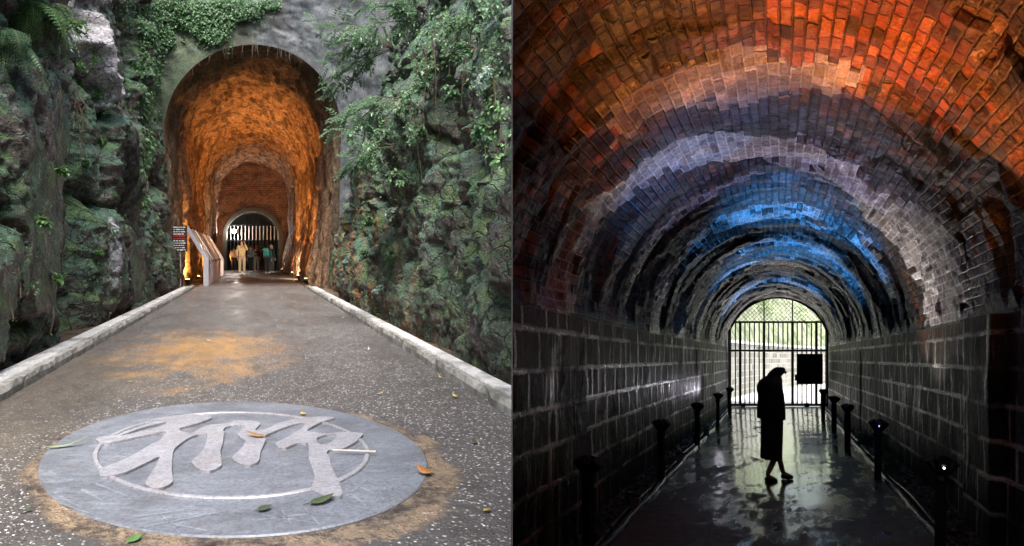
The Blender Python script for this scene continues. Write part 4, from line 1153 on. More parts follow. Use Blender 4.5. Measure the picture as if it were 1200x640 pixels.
def rank_labels(items, what, where):
    R_ = ['leftmost', 'second from the left', 'third from the left', 'fourth from the left', 'fifth from the left', 'sixth from the left', 'seventh from the left', 'eighth from the left', 'ninth from the left', 'tenth from the left', 'eleventh from the left', 'rightmost']
    for hi in (0, 1):
        q = sorted([l for l in items if l[2] and (l[1] < 105) == bool(hi)], key=lambda l: l[0])
        for j, l in enumerate(q): l[2]['label'] = what + ' on the ' + ('upper' if hi else 'lower') + ' ' + where + ' cliff, ' + (R_[j] if j < len(q) - 1 or j == 0 else 'rightmost')
items = []
for i, (px, py, s_, k) in enumerate(wd):
    o = bush(px, py, 'small leafy plant rooted in a crevice of the right cliff', 40 + i, 6, 0.011 * s_, 0.075, mat=F_pale if i % 5 == 3 else F_shrub, group='small plants growing on the right cliff', name='plant', comp=False, droop=1.4); items.append((px, py, o))
rank_labels(items, 'small leafy plant', 'right'); items = []
wl = [(90, 70, 30), (82, 52, 24), (118, 165, 14), (118, 110, 20), (95, 95, 26), (110, 60, 22), (128, 270, 14), (112, 295, 12), (100, 190, 10), (65, 200, 12), (75, 30, 20), (150, 110, 14), (140, 60, 12), (60, 325, 10), (104, 240, 9), (40, 260, 10)]
for i, (px, py, s_) in enumerate(wl):
    o = bush(px, py, 'small leafy plant rooted in a crack of the left cliff', 70 + i, 5, 0.011 * s_, 0.06, mat=F_pale if i % 5 == 1 else F_fern, group='small plants growing on the left cliff', name='plant', comp=False, droop=1.2); items.append((px, py, o))
rank_labels(items, 'small leafy plant', 'left'); items = []
for i, (px, py, rx, ry, n_) in enumerate([(560, 60, 40, 50, 110), (515, 40, 40, 40, 110), (470, 180, 30, 70, 90), (585, 150, 22, 50, 60), (440, 320, 25, 50, 50)]):
    o = ivy([(px, py, rx, ry)], 'patch of small creeping leaves clinging to the right cliff', 100 + i, n_, 0.055, mat=F_fern if i % 2 else F_ivy, trails=5, tl=.5, group='creepers on the right cliff', spread=.05, name='creeper'); items.append((px, py, o))
rank_labels(items, 'patch of small creeping leaves', 'right'); items = []
for i, (px, py, rx, ry, n_) in enumerate([(150, 15, 16, 16, 160), (110, 130, 26, 40, 60), (115, 250, 30, 40, 45), (30, 300, 30, 60, 35), (120, 330, 30, 30, 30)]):
    o = ivy([(px, py, rx, ry)], 'patch of tiny creeping leaves clinging to the left cliff', 120 + i, n_, 0.045, mat=F_ivy, trails=3, tl=.4, group='creepers on the left cliff', spread=.04, name='creeper'); items.append((px, py, o))
rank_labels(items, 'patch of tiny creeping leaves', 'left')
# bare roots down the cliffs
def roots(px, py, n_, L, label, seed):
    h = hit(px, py)
    if not h: return
    r = random.Random(seed); p, nn = h; mm = MB()
    for i in range(n_):
        a = p + nn * r.uniform(.05, .2) + Vector((r.uniform(-.08, .08), r.uniform(-.2, .2), 0)); q = [a]; l = L * r.uniform(.5, 1)
        for j in range(7): a = a + Vector((r.uniform(-.04, .04), r.uniform(-.05, .05), -l / 7)); q.append(a)
        mm.tube(q, [.007 * (1 - .1 * j) for j in range(8)], 5)
    tag(mm.build('hanging_roots', M_stem), label, 'roots')
roots(66, 110, 6, 0.8, 'bundle of bare roots hanging in the crack of the left cliff', 1)
roots(512, 60, 4, 2.4, 'long bare vines hanging down the right cliff', 2)
roots(500, 130, 4, 1.6, 'tangle of bare vines in the middle of the right cliff', 3)
# ================================================================== passage B: the brick tunnel
RB, SB = 2.1, 2.13
GY = 25.0
def masonry(g, u, bw, bh, mort, wob=0.02, seed=0.0):
    """returns (cell vector, mortar mask, per-stone random, second random); u.x runs along, u.y across"""
    uw = g.vadd(u, g.noise(u, 2.6, 3, col=True), wob * 2)
    uw = g.vadd(uw, g.noise(u, 14, 3, col=True), wob)
    x, y, _ = g.xyz(uw)
    yr = g.ma('DIVIDE', y, bh); row = g.ma('FLOOR', yr)
    rw = g.n('ShaderNodeTexWhiteNoise', noise_dimensions='1D'); g.put(rw.inputs['W'], g.ma('ADD', row, seed))
    xr = g.ma('ADD', g.ma('DIVIDE', x, bw), g.ma('MULTIPLY', rw.outputs['Value'], 3.7)); col = g.ma('FLOOR', xr)
    cell = g.comb(col, row, seed)
    wn = g.n('ShaderNodeTexWhiteNoise', noise_dimensions='3D'); g.put(wn.inputs['Vector'], cell)
    rc = g.xyz(wn.outputs['Color'])
    fx = g.ma('FRACT', xr); fy = g.ma('FRACT', yr)
    ex = g.ma('MULTIPLY', g.ma('MINIMUM', fx, g.ma('SUBTRACT', 1.0, fx)), bw)
    ey = g.ma('MULTIPLY', g.ma('MINIMUM', fy, g.ma('SUBTRACT', 1.0, fy)), bh)
    e = g.ma('MINIMUM', ex, ey)
    e = g.ma('ADD', e, g.ma('MULTIPLY', g.ma('SUBTRACT', g.noise(u, 30, 3), 0.5), mort * 1.2))
    mm = g.n('ShaderNodeMapRange'); g.put(mm.inputs[0], e); mm.inputs[1].default_value = mort * 0.35; mm.inputs[2].default_value = mort * 1.1
    mm.inputs[3].default_value = 1; mm.inputs[4].default_value = 0
    snap = g.comb(g.ma('MULTIPLY', col, bw), g.ma('MULTIPLY', row, bh))
    return snap, mm.outputs[0], rc, e
def vault_mat():
    g = G('sooty_brick_vault'); u = g.uv(); p = g.pos(); g.grain = (38, 0.4, 1.5)
    snap, mort, rc, e = masonry(g, u, 0.19, 0.098, 0.012, 0.017)
    Y, S, _ = g.xyz(u)
    big = g.noise(g.mp(u, (0.55, 0.22, 1)), 1.4, 6, 0.6)
    fine = g.noise(p, 16, 7, 0.65); mid = g.noise(p, 3.1, 6, 0.6)
    red = g.ramp(rc[0], [(0.0, (0.06, 0.022, 0.014)), (0.3, (0.24, 0.06, 0.025)), (0.6, (0.46, 0.10, 0.03)), (1, (0.58, 0.19, 0.08))])
    dark = g.ramp(rc[0], [(0.0, (0.012, 0.01, 0.009)), (0.4, (0.05, 0.035, 0.025)), (0.75, (0.11, 0.07, 0.05)), (1, (0.2, 0.16, 0.14))])
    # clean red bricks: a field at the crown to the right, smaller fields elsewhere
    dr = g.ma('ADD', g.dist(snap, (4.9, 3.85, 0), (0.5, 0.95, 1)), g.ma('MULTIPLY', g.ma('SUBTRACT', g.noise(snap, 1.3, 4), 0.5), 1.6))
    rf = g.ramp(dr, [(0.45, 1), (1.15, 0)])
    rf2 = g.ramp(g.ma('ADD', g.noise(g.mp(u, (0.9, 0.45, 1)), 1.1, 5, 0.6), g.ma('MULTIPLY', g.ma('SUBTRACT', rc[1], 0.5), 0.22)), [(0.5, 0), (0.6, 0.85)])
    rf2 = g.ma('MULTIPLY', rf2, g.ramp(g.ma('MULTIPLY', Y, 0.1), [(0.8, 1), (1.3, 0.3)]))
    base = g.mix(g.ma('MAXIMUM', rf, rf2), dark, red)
    base = g.mix(g.ma('MULTIPLY', g.ramp(fine, [(0.4, 0), (0.7, 1)]), 0.35), base, (0.03, 0.022, 0.018))
    mcol = g.mix(g.ramp(mid, [(0.4, 0), (0.6, 1)]), (0.012, 0.01, 0.009), (0.15, 0.13, 0.11))
    base = g.mix(mort, base, g.mix(rf, mcol, (0.16, 0.07, 0.04)))
    # mud, lime and ochre washed over the courses hide the joints in places
    wash = g.ramp(g.noise(g.mp(p, (1, 1.4, 1)), 1.9, 8, 0.68), [(0.5, 0), (0.62, 0.85)])
    wash = g.ma('MULTIPLY', wash, g.ma('SUBTRACT', 1.0, g.ma('MULTIPLY', rf, 0.6)))
    base = g.mix(wash, base, g.ramp(g.noise(p, 5.5, 7, 0.7), [(0.35, (0.02, 0.014, 0.01)), (0.5, (0.13, 0.06, 0.025)), (0.62, (0.32, 0.15, 0.05)), (0.75, (0.3, 0.25, 0.2))]))
    # pale glazed facing left on the vault in rings
    def ring(yc, w_, seed, thr, s0=None, s1=None, slope=0.0):
        wob = g.ma('MULTIPLY', g.ma('SUBTRACT', g.noise(g.mp(snap, (0.8, 0.5, 1), (seed, 0, 0)), 1.6, 5, 0.65), 0.5), 2.2)
        Sw = g.ma('ADD', S, g.ma('MULTIPLY', wob, 0.9))
        c = g.ma('ADD', g.ma('MULTIPLY', S, slope), yc)
        d = g.ma('ABSOLUTE', g.ma('SUBTRACT', g.ma('ADD', Y, wob), c))
        m = g.ma('LESS_THAN', d, w_)
        gate = g.ma('GREATER_THAN', g.noise(g.mp(snap, (0.5, 0.5, 1), (0, seed * 3, 0)), 1.3, 3), thr)
        m = g.ma('MULTIPLY', m, gate)
        if s0 is not None: m = g.ma('MULTIPLY', m, g.ma('GREATER_THAN', Sw, s0))
        if s1 is not None: m = g.ma('MULTIPLY', m, g.ma('LESS_THAN', Sw, s1))
        return m
    rings = [ring(6.0, 0.42, 1.3, 0.30, 1.9, 3.9), ring(6.45, 0.47, 4.1, 0.36, None, 5.0, 0.55), ring(9.2, 0.62, 7.7, 0.25, 4.3), ring(8.5, 0.7, 2.9, 0.22, 5.15), ring(9.4, 0.22, 2.2, 0.47),
             ring(11.6, 0.42, 5.5, 0.44), ring(14.2, 0.4, 6.1, 0.42), ring(16.8, 0.45, 3.4, 0.38), ring(20.2, 0.6, 9.4, 0.4), ring(23.2, 0.7, 8.4, 0.36)]
    m = g.ma('MULTIPLY', rings[0], 0.6)
    for r_ in rings[1:]: m = g.ma('MAXIMUM', m, r_)
    glz = g.mix(rc[1], (0.34, 0.29, 0.295), (0.64, 0.60, 0.60))
    glz = g.mix(g.ramp(mid, [(0.5, 0), (0.72, 0.75)]), glz, (0.2, 0.12, 0.1))
    glz = g.mix(mort, glz, (0.86, 0.83, 0.82))
    base = g.mix(m, base, glz)
    # soot
    soot = g.ramp(g.ma('ADD', g.noise(g.mp(u, (1.1, 0.3, 1)), 1.7, 6, 0.6), g.ma('MULTIPLY', g.ma('SUBTRACT', rc[2], 0.5), 0.16)), [(0.43, 0), (0.53, 0.95)])
    soot = g.ma('MULTIPLY', soot, g.ma('SUBTRACT', 1.0, g.ma('MAXIMUM', g.ma('MULTIPLY', m, 0.7), rf)))
    blot = g.ramp(g.noise(g.vadd(g.mp(u, (1, 0.8, 1), (7, 3, 0)), g.noise(u, 3, 4, col=True), 0.4), 1.3, 7, 0.7), [(0.52, 0), (0.6, 0.9)])
    blot = g.ma('MULTIPLY', blot, g.ma('SUBTRACT', 1.0, g.ma('MULTIPLY', rf, 0.7)))
    soot = g.ma('MAXIMUM', soot, g.ma('MULTIPLY', blot, g.ma('SUBTRACT', 1.0, g.ma('MULTIPLY', m, 0.55))))
    base = g.mix(soot, base, g.mix(fine, (0.008, 0.007, 0.006), (0.05, 0.042, 0.036)))
    rough = g.ma('ADD', g.ma('MULTIPLY', fine, 0.4), g.ma('MULTIPLY', m, -0.12))
    rough = g.ma('ADD', rough, 0.2)
    h = g.ma('SUBTRACT', g.ma('MULTIPLY', rc[1], 0.9), g.ma('MULTIPLY', mort, g.mix(m, 0.9, 0.1)))
    h = g.ma('ADD', h, g.ma('MULTIPLY', fine, 0.8)); h = g.ma('ADD', h, g.ma('MULTIPLY', m, 1.6))
    h = g.ma('ADD', h, g.ma('MULTIPLY', mid, 2.0)); h = g.ma('ADD', h, g.ma('MULTIPLY', g.ma('MULTIPLY', wash, g.noise(p, 9, 6, 0.7)), 2.5))
    return g.done(base, rough, g.bump(h, 0.9, 0.022), spec=0.5)
def stonewall_mat():
    g = G('wet_stone_blocks'); u = g.uv(); p = g.pos(); g.grain = (40, 0.3, 1.1)
    snap, mort, rc, e = masonry(g, u, 0.56, 0.335, 0.030, 0.02, 4.0)
    fine = g.noise(p, 14, 7, 0.65); drip = g.noise(g.mp(p, (2.2, 2.2, 0.22)), 3.3, 7, 0.65)
    base = g.ramp(rc[0], [(0, (0.008, 0.008, 0.007)), (0.5, (0.018, 0.017, 0.015)), (0.9, (0.04, 0.036, 0.03)), (1, (0.085, 0.075, 0.06))])
    base = g.mix(g.ramp(fine, [(0.5, 0), (0.75, 0.5)]), base, (0.08, 0.075, 0.065))
    md = g.ma('MULTIPLY', mort, g.ramp(g.noise(u, 1.1, 4), [(0.4, 0.06), (0.56, 1)]))
    base = g.mix(md, base, (0.75, 0.75, 0.7))  # pale mortar, whitened further to paint in its wet glint
    base = g.mix(g.ramp(drip, [(0.58, 0), (0.67, 0.8)]), base, (0.55, 0.56, 0.55))
    base = g.mix(g.ramp(g.noise(g.mp(p, (1.2, 1.2, 0.3)), 1.5, 6), [(0.5, 0), (0.6, 0.85)]), base, (0.01, 0.009, 0.008))
    top = g.ramp(g.ma('ADD', g.ma('MULTIPLY', g.xyz(u)[1], 0.4), g.ma('MULTIPLY', fine, 0.3)), [(0.75, 0), (1.0, 0.6)])
    base = g.mix(top, base, (0.11, 0.055, 0.03))
    h = g.ma('SUBTRACT', g.ma('ADD', g.ma('MULTIPLY', rc[1], 0.5), g.ma('MULTIPLY', fine, 1.4)), g.ma('MULTIPLY', mort, 0.4))
    h = g.ma('ADD', h, g.ma('MULTIPLY', drip, 0.4)); h = g.ma('ADD', h, g.ma('MULTIPLY', g.noise(p, 40, 4), 0.5))
    gl = g.ma('MAXIMUM', md, g.ramp(drip, [(0.56, 0), (0.64, 1)]))
    return g.done(base, g.ma('SUBTRACT', g.ma('ADD', 0.32, g.ma('MULTIPLY', fine, 0.4)), g.ma('MULTIPLY', gl, 0.3)), g.bump(h, 0.7, 0.022), spec=g.ma('ADD', 0.22, g.ma('MULTIPLY', gl, 0.5)))
M_vault = vault_mat(); M_stone = stonewall_mat()
tb = empty('brick_tunnel', PB(2, 12, 0), 'dark brick vaulted tunnel with stone block walls and patches of pale facing', 'tunnel')
ysb = np.concatenate([np.linspace(-6, 2.8, 30), 3.0 * (GY / 3.0) ** np.linspace(0, 1, 620)])
th = np.linspace(0, PI, 260)
yy, tt = np.meshgrid(ysb, th, indexing='ij'); ss_ = tt * RB
D = 0.10 * blocks(yy / 0.8 + 0.15 * fbm(yy, ss_, 2, 3), ss_ / 2.6, 71, 0.6) + 0.05 * fbm(yy * 0.8, ss_ * 0.5, 72, 5) + 0.012 * fbm(yy * 7, ss_ * 7, 73, 4)
# spalled courses: a layer of bricks is missing in places
hole = sstep(0.16, 0.22, fbm(np.floor(yy / .27) * .27 * 0.9, np.floor(ss_ / .135) * .135 * 0.42, 74, 3))
D -= 0.055 * hole
D += 0.012 * (_h(np.floor(yy / .22).astype(np.int64), np.floor(ss_ / .112).astype(np.int64), 9) - .5)
D *= sstep(0, 0.15, tt) * sstep(0, 0.15, PI - tt)
rr_ = RB - D
KB = 1 - 0.115 * sstep(10, 24, yy)
PV = np.stack([-rr_ * KB * np.cos(tt) + BX * yy, yy, SB + rr_ * KB * np.sin(tt) + B0 + BZ * yy], -1)
under(grid('vault', PV, M_vault, uv=np.stack([yy, ss_], -1), cut=CUT_B), tb)
zs = np.linspace(-0.25, SB + 0.02, 120)
for sd_ in (-1, 1):
    yy, zz = np.meshgrid(ysb, zs, indexing='ij')
    D = 0.02 * fbm(yy * 0.9, zz * 0.9, 80 + sd_, 5) + 0.004 * blocks(yy / 0.5, zz / 0.34, 83) 
    D -= 0.05 * (_h(np.floor(yy / 4.1).astype(np.int64), np.zeros(yy.shape, np.int64), 5) - .5)
    D *= sstep(SB, SB - 0.3, zz)
    D += 0.02
    if sd_ < 0: D += 0.10 * sstep(7.1, 7.0, yy)
    else: D += 0.12 * sstep(7.3, 7.2, yy) * sstep(6.2, 6.3, yy)
    P = np.stack([sd_ * (RB - D) * (1 - 0.115 * sstep(10, 24, yy)) + BX * yy, yy, zz + B0 + BZ * yy], -1)
    under(grid('wall', P, M_stone, uv=np.stack([yy, zz], -1), flip=sd_ < 0, cut=CUT_B), tb)
m_ = MB(); q = [PB(RB * 1.1 * math.cos(PI * i / 24), -5.9, SB + RB * 1.1 * math.sin(PI * i / 24)) for i in range(25)]
q = [PB(RB * 1.1, -5.9, -.3)] + q + [PB(-RB * 1.1, -5.9, -.3)]; m_.add(q, [tuple(range(len(q)))])
o = under(m_.build('added_end_cap', M_stone), tb)  # unseen cap behind the viewer, added to keep daylight out of the tunnel
bm = bmesh.new(); bm.from_mesh(o.data)
bmesh.ops.bisect_plane(bm, geom=bm.verts[:] + bm.edges[:] + bm.faces[:], plane_co=CUT_B[0], plane_no=CUT_B[1], clear_outer=True); bm.to_mesh(o.data); bm.free()
# masonry arch that narrows the far mouth
M_mouth = plain('mouth_masonry', (0.2, 0.17, 0.14), 0.7, 0, 0.5, 4, 0.6)
pin = arch_profile(1.87, 2.13, 1.87, 50, -0.1, 0.3); pout = arch_profile(2.45, 2.13, 2.55, 50, -0.1, 0.3)
arch_band('mouth_arch', pin, pout, GY - 0.02, GY + 0.5, PB, M_mouth, tb)

# thin sheets added to stop light between the passages, edge-on to the camera
for (y0, y1) in ((0.6, 5.9), (-6.0, -0.15)):
    mm = MB()
    mm.add([(x, y, z) for y in (y0, y1) for x, z in ((-0.0006, -1.4), (0.0006, -1.4), (0.0006, 9), (-0.0006, 9))],
           [(0, 1, 2, 3), (7, 6, 5, 4), (0, 4, 5, 1), (1, 5, 6, 2), (2, 6, 7, 3), (3, 7, 4, 0)])
    o = mm.build('light_baffle', plain('baffle_dark', (0.05, 0.045, 0.04), 0.8, 0, 0.4, 3, 0.6))
    tag(o, 'thin dark sheet added to block light between the open cutting and the brick tunnel' if y0 > 0 else 'thin dark sheet added behind the viewer to block light between the two passages', 'wall')

# floor
def bfloor_mat():
    g = G('wet_slab_floor'); u = g.uv(); p = g.pos()
    snap, mort, rc, e = masonry(g, u, 1.25, 1.04, 0.012, 0.004, 9.0)
    n1 = g.noise(g.mp(u, (1, 0.45, 1)), 1.5, 7, 0.62); n2 = g.noise(u, 9, 7, 0.65); n3 = g.noise(u, 45, 4)
    X, Y, _ = g.xyz(u)
    base = g.mix(g.ramp(n2, [(0.35, 0), (0.65, 1)]), (0.035, 0.031, 0.026), (0.15, 0.135, 0.11))
    base = g.mix(g.ma('MULTIPLY', rc[0], 0.4), base, (0.08, 0.07, 0.055))
    base = g.mix(g.ma('MULTIPLY', mort, 0.8), base, (0.012, 0.011, 0.01))
    # running wet down the middle; drier slabs at the sides and close by
    wet = g.ma('ADD', n1, g.ma('MULTIPLY', g.ma('SUBTRACT', g.ma('MULTIPLY', Y, 0.1), 1.05), 0.6))
    wet = g.ma('ADD', n1, g.ma('MULTIPLY', g.ramp(g.ma('MULTIPLY', Y, 0.05), [(0.2, 0), (0.62, 1)]), 0.22))
    wet = g.ma('SUBTRACT', wet, g.ma('MULTIPLY', g.ma('ABSOLUTE', g.ma('SUBTRACT', X, 0.2)), 0.09))
    st = g.noise(g.mp(u, (2.2, 0.8, 1)), 3.0, 7, 0.7)
    wm = g.ramp(g.ma('ADD', wet, g.ma('MULTIPLY', g.ma('SUBTRACT', st, 0.5), 0.75)), [(0.47, 0), (0.60, 1)])
    base = g.mix(g.ma('MULTIPLY', wm, 0.5), base, (0.02, 0.019, 0.017))
    r = g.ma('SUBTRACT', g.ma('ADD', 0.52, g.ma('MULTIPLY', n3, 0.2)), g.ma('MULTIPLY', wm, 0.40), clamp=True)
    h = g.ma('ADD', g.ma('MULTIPLY', n2, g.ma('SUBTRACT', 1.1, wm)), g.ma('MULTIPLY', n3, 0.15))
    h = g.ma('SUBTRACT', h, g.ma('MULTIPLY', mort, 0.6)); h = g.ma('ADD', h, g.ma('MULTIPLY', n1, 0.6))
    g.put(g.b.inputs['Coat Weight'], wm); g.put(g.b.inputs['Coat Roughness'], 0.11); g.put(g.b.inputs['Coat IOR'], 2.1)
    return g.done(base, r, g.bump(h, 0.5, 0.008), spec=0.9)
M_bf = bfloor_mat()
tag(sheet('floor', np.linspace(-1.56, 1.5, 40), np.linspace(-6, GY, 300), PB, M_bf, 0.0, 0.004, CUT_B, 31, 1.2), kind='structure')
M_gut = (lambda g: g.done(g.mix(g.noise(g.pos(), 20, 6), (0.02, 0.02, 0.018), (0.12, 0.12, 0.11)), 0.25, g.bump(g.noise(g.pos(), 18, 7, 0.7), 1.0, 0.05)))(G('wet_gutter'))
tag(sheet('gutter', np.linspace(-2.25, -1.5, 24), np.linspace(-6, GY, 400), PB, M_gut, -0.09, 0.05, CUT_B, 33, 2.5), kind='structure')
tag(sheet('gutter', np.linspace(1.46, 2.25, 24), np.linspace(-6, GY, 400), PB, M_gut, -0.09, 0.05, CUT_B, 35, 2.5), kind='structure')
M_rail = plain('wet_kerb_edge', (0.16, 0.16, 0.15), 0.22, 0.2, 0.4, 10, 0.4)
for (x0, nm, lab, r0) in ((-1.60, 'kerb', None, 0.035), (1.54, 'kerb', None, 0.03)):
    mm = MB(); 
    P = []
    ysn = np.linspace(3.0 if x0 > 0 else 5.0, GY, 120)
    for y_ in ysn:
        jx = 0.01 * math.sin(y_ * 3.1) + 0.006 * math.sin(y_ * 11)
        P.append([list(PB(x0 + a + jx, y_, b_)) for a, b_ in ((-r0, -0.1), (-r0, 0.03), (-r0 * .6, 0.05), (r0 * .6, 0.05), (r0, 0.03), (r0, -0.1))])
    tag(grid(nm, np.array(P), M_rail, smooth=False, cut=CUT_B), kind='structure')
for x0, lab in ((-1.74, 'thin pipe lying in the left gutter of the brick tunnel'), (1.68, 'thin pipe lying in the right gutter of the brick tunnel')):
    y_ = 5.0; pts = []
    while y_ < GY: pts.append(PB(x0 + 0.012 * math.sin(y_ * 2.3), y_, -0.02 + 0.015 * math.sin(y_ * 1.7))); y_ += 0.4
    tag(MB().tube([q for q in pts if q.x > 0.03], 0.022, 8).build('pipe', M_rail, smooth=True), lab, 'pipe')
# wet rubble in the gutters
rr = random.Random(77)
def rock_shape(r, s_):
    bm = bmesh.new(); bmesh.ops.create_icosphere(bm, subdivisions=1, radius=1)
    v = [Vector((q.co.x * s_ * r.uniform(.7, 1.2), q.co.y * s_ * r.uniform(.7, 1.2), q.co.z * s_ * r.uniform(.5, .9))) for q in bm.verts]
    f = [tuple(x.index for x in q.verts) for q in bm.faces]; bm.free(); return v, f
mm = MB()
for i in range(2600):
    sd_ = rr.choice((-1, 1)); y_ = 5 + 19.5 * rr.random() ** 1.3; x_ = rr.uniform(1.64, 2.03) * sd_
    p = PB(x_, y_, -0.06 + 0.10 * (abs(x_) - 1.6) + rr.uniform(0, .03))
    if p.x < 0.05: continue
    v, f = rock_shape(rr, rr.uniform(0.015, 0.055)); mm.add([q + p for q in v], f)
tag(mm.build('rubble', M_gut), 'wet rubble lying in the gutters at the foot of the walls', 'rubble', kind='stuff')

# lamp posts with a cluster of spotlights
M_post = plain('black_post', (0.012, 0.012, 0.013), 0.55, 0.3)
def make_post():
    t = empty('lamp_post', (0, 0, 0), cat='lamp post', group='short black lamp posts along the gutters')
    bevel(MB().box((0, 0, 0.30), (0.085, 0.085, 0.84)).build('post', M_post, t), 0.008)
    bevel(MB().box((0, 0, -0.04), (0.2, 0.2, 0.05)).build('base_plate', M_post, t), 0.006)
    MB().tube([(0, 0, .62), (0, 0, .66), (0, 0, .70)], [0.05, 0.065, 0.05], 12).build('collar', M_post, t)
    for i, (az, el) in enumerate(((0, 89), (15, 60), (87, 54), (160, 62), (232, 55), (305, 60))):
        d = Vector((math.cos(R(az)) * math.cos(R(el)), math.sin(R(az)) * math.cos(R(el)), math.sin(R(el))))
        c = Vector((0, 0, 0.68)) + d * 0.03
        e = c + d * (0.155 if el < 80 else 0.13)
        sp = MB().tube([c - d * .03, c, e - d * 0.05, e, e + d * 0.002], [0.024, 0.036, 0.046, 0.048, 0.038], 10).build('spotlight', M_post, t)
    return t
post = make_post(); first = True
posts = []
for (x_, y_, nm) in ((-1.70, 6.1, 'nearest on the left'), (-1.68, 9.8, 0), (-1.60, 13.5, 0), (-1.54, 17.4, 0), (-1.48, 20.8, 0), (1.45, 6.1, 'nearest on the right'), (1.43, 9.8, 0), (1.34, 13.2, 0), (1.30, 15.9, 0), (1.29, 19.6, 0)):
    o = post if first else copy_tree(post); first = False
    o.location = PB(x_, y_, 0); o.rotation_euler.z = y_ * 1.7
    side = 'left' if x_ < 0 else 'right'
    rank = {6.1: 'nearest', 9.8: 'second', 13.5: 'third', 13.2: 'third', 17.4: 'fourth', 15.9: 'fourth', 20.8: 'farthest', 19.6: 'farthest'}[y_]
    o['label'] = f'{rank} black lamp post from the viewer along the {side} wall of the brick tunnel'
    posts.append((o, x_, y_))
def spot(x_, y_, aim, col, pw, size=70, par=None, z=0.93):
    ld = bpy.data.lights.new('spot_beam', 'SPOT'); ld.energy = pw; ld.color = col; ld.spot_size = R(size); ld.spot_blend = 0.8; ld.shadow_soft_size = 0.06
    lo = bpy.data.objects.new('beam', ld); C.objects.link(lo)
    p = PB(x_, y_, z); d = (PB(*aim) - p).normalized()
    o = [q for q, a, b in posts if abs(a - x_) < .01 and abs(b - y_) < .01][0]
    lo.parent = o; lo.matrix_parent_inverse = (Matrix.Translation(o.location) @ Matrix.Rotation(o.rotation_euler.z, 4, 'Z')).inverted()
    lo.location = p; lo.rotation_euler = (-d).to_track_quat('Z', 'Y').to_euler()
BLUE = (0.06, 0.36, 1.0); RED = (1, 0.33, 0.07); WHT = (0.9, 0.85, 1.0); AMB = (1, 0.45, 0.14)
spot(-1.70, 6.1, (-0.3, 5.6, 4.2), RED, 70, 62)
spot(1.45, 6.1, (0.5, 4.6, 4.2), RED, 300, 60)
spot(1.45, 6.1, (1.2, 7.0, 3.9), AMB, 9, 60)
spot(-1.70, 6.1, (-0.2, 7.0, 4.2), (1, 0.86, 0.78), 62, 58)
spot(-1.68, 9.8, (-1.1, 7.7, 3.9), BLUE, 90, 30)
spot(1.43, 9.8, (1.7, 9.9, 3.3), (1, 0.9, 0.84), 60, 70)
spot(1.43, 9.8, (-0.2, 8.3, 4.2), (0.45, 0.45, 1), 75, 55)
spot(1.34, 13.2, (0.6, 11.4, 4.1), BLUE, 290, 44)
spot(-1.60, 13.5, (-0.5, 11.6, 4.1), BLUE, 110, 40)
spot(-1.54, 17.4, (-0.2, 15.4, 4.2), BLUE, 420, 46)
spot(1.30, 15.9, (0.9, 15.3, 4.0), BLUE, 240, 46)
spot(-1.54, 17.4, (-1.8, 14.6, 2.8), WHT, 7, 90)  # white beam added to brighten the left stone wall
spot(1.43, 9.8, (1.9, 8.3, 2.9), (1, 0.9, 0.84), 40, 60)
spot(-1.48, 20.8, (-0.2, 20.3, 4.1), BLUE, 160, 60)
for (x_, y_, col) in ((1.45, 6.1, (0.7, 0.85, 1)), (1.43, 9.8, (0.35, 0.25, 1))):
    o = [q for q, a, b in posts if a == x_ and b == y_][0]
    bm = bmesh.new(); bmesh.ops.create_uvsphere(bm, u_segments=12, v_segments=8, radius=0.007 if y_ < 7 else 0.005)
    me = bpy.data.meshes.new('indicator'); bm.to_mesh(me); bm.free()
    q = link('indicator', me, emit_mat('indicator_glow', col, 9 if y_ < 7 else 4), o); 
    q.matrix_parent_inverse = (Matrix.Translation(o.location) @ Matrix.Rotation(o.rotation_euler.z, 4, 'Z')).inverted()
    q.location = PB(x_, y_ - 0.13, 0.78)
# junction boxes between the posts, seedlings in the gutter
for (x_, y_, l) in ((-1.66, 7.9, 'nearest'), (-1.64, 11.4, 'middle'), (-1.60, 15.2, 'farthest')):
    t = empty('junction_box', PB(x_, y_, 0), f'{l} small pale junction box in the left gutter between two lamp posts', 'junction box')
    bevel(MB().box((0, 0, 0.07), (0.1, 0.1, 0.16)).build('box', plain('box_grey', (0.25, 0.23, 0.2), 0.5), t), 0.012)
    bevel(MB().box((0, 0, 0.16), (0.12, 0.12, 0.02)).build('lid', M_post, t), 0.004)
for i, (x_, y_) in enumerate(((1.78, 10.6), (1.85, 11.4), (1.80, 12.3), (1.82, 14.0))):
    r = random.Random(200 + i); mm = MB(); p = PB(x_, y_, -0.05)
    for k in range(14):
        d = Vector((r.uniform(-1, .3), r.uniform(-1, 1), r.uniform(.5, 1.6))).normalized(); l = r.uniform(.12, .3)
        leaf_into(mm, p + rv(r, .05), d, Vector((0, -1, .3)), l, l * .22)
    tag(mm.build('gutter_plant', F_shrub), ['nearest', 'second', 'third', 'farthest'][i] + ' small green plant growing in the right gutter', 'plant')

# gate at the bright end
make_gate(PB, 0, GY - 0.32, 'black iron gate with a solid board against the daylight', M_iron, M_iron, True, skip=(8, 9, 10, 11, 12))

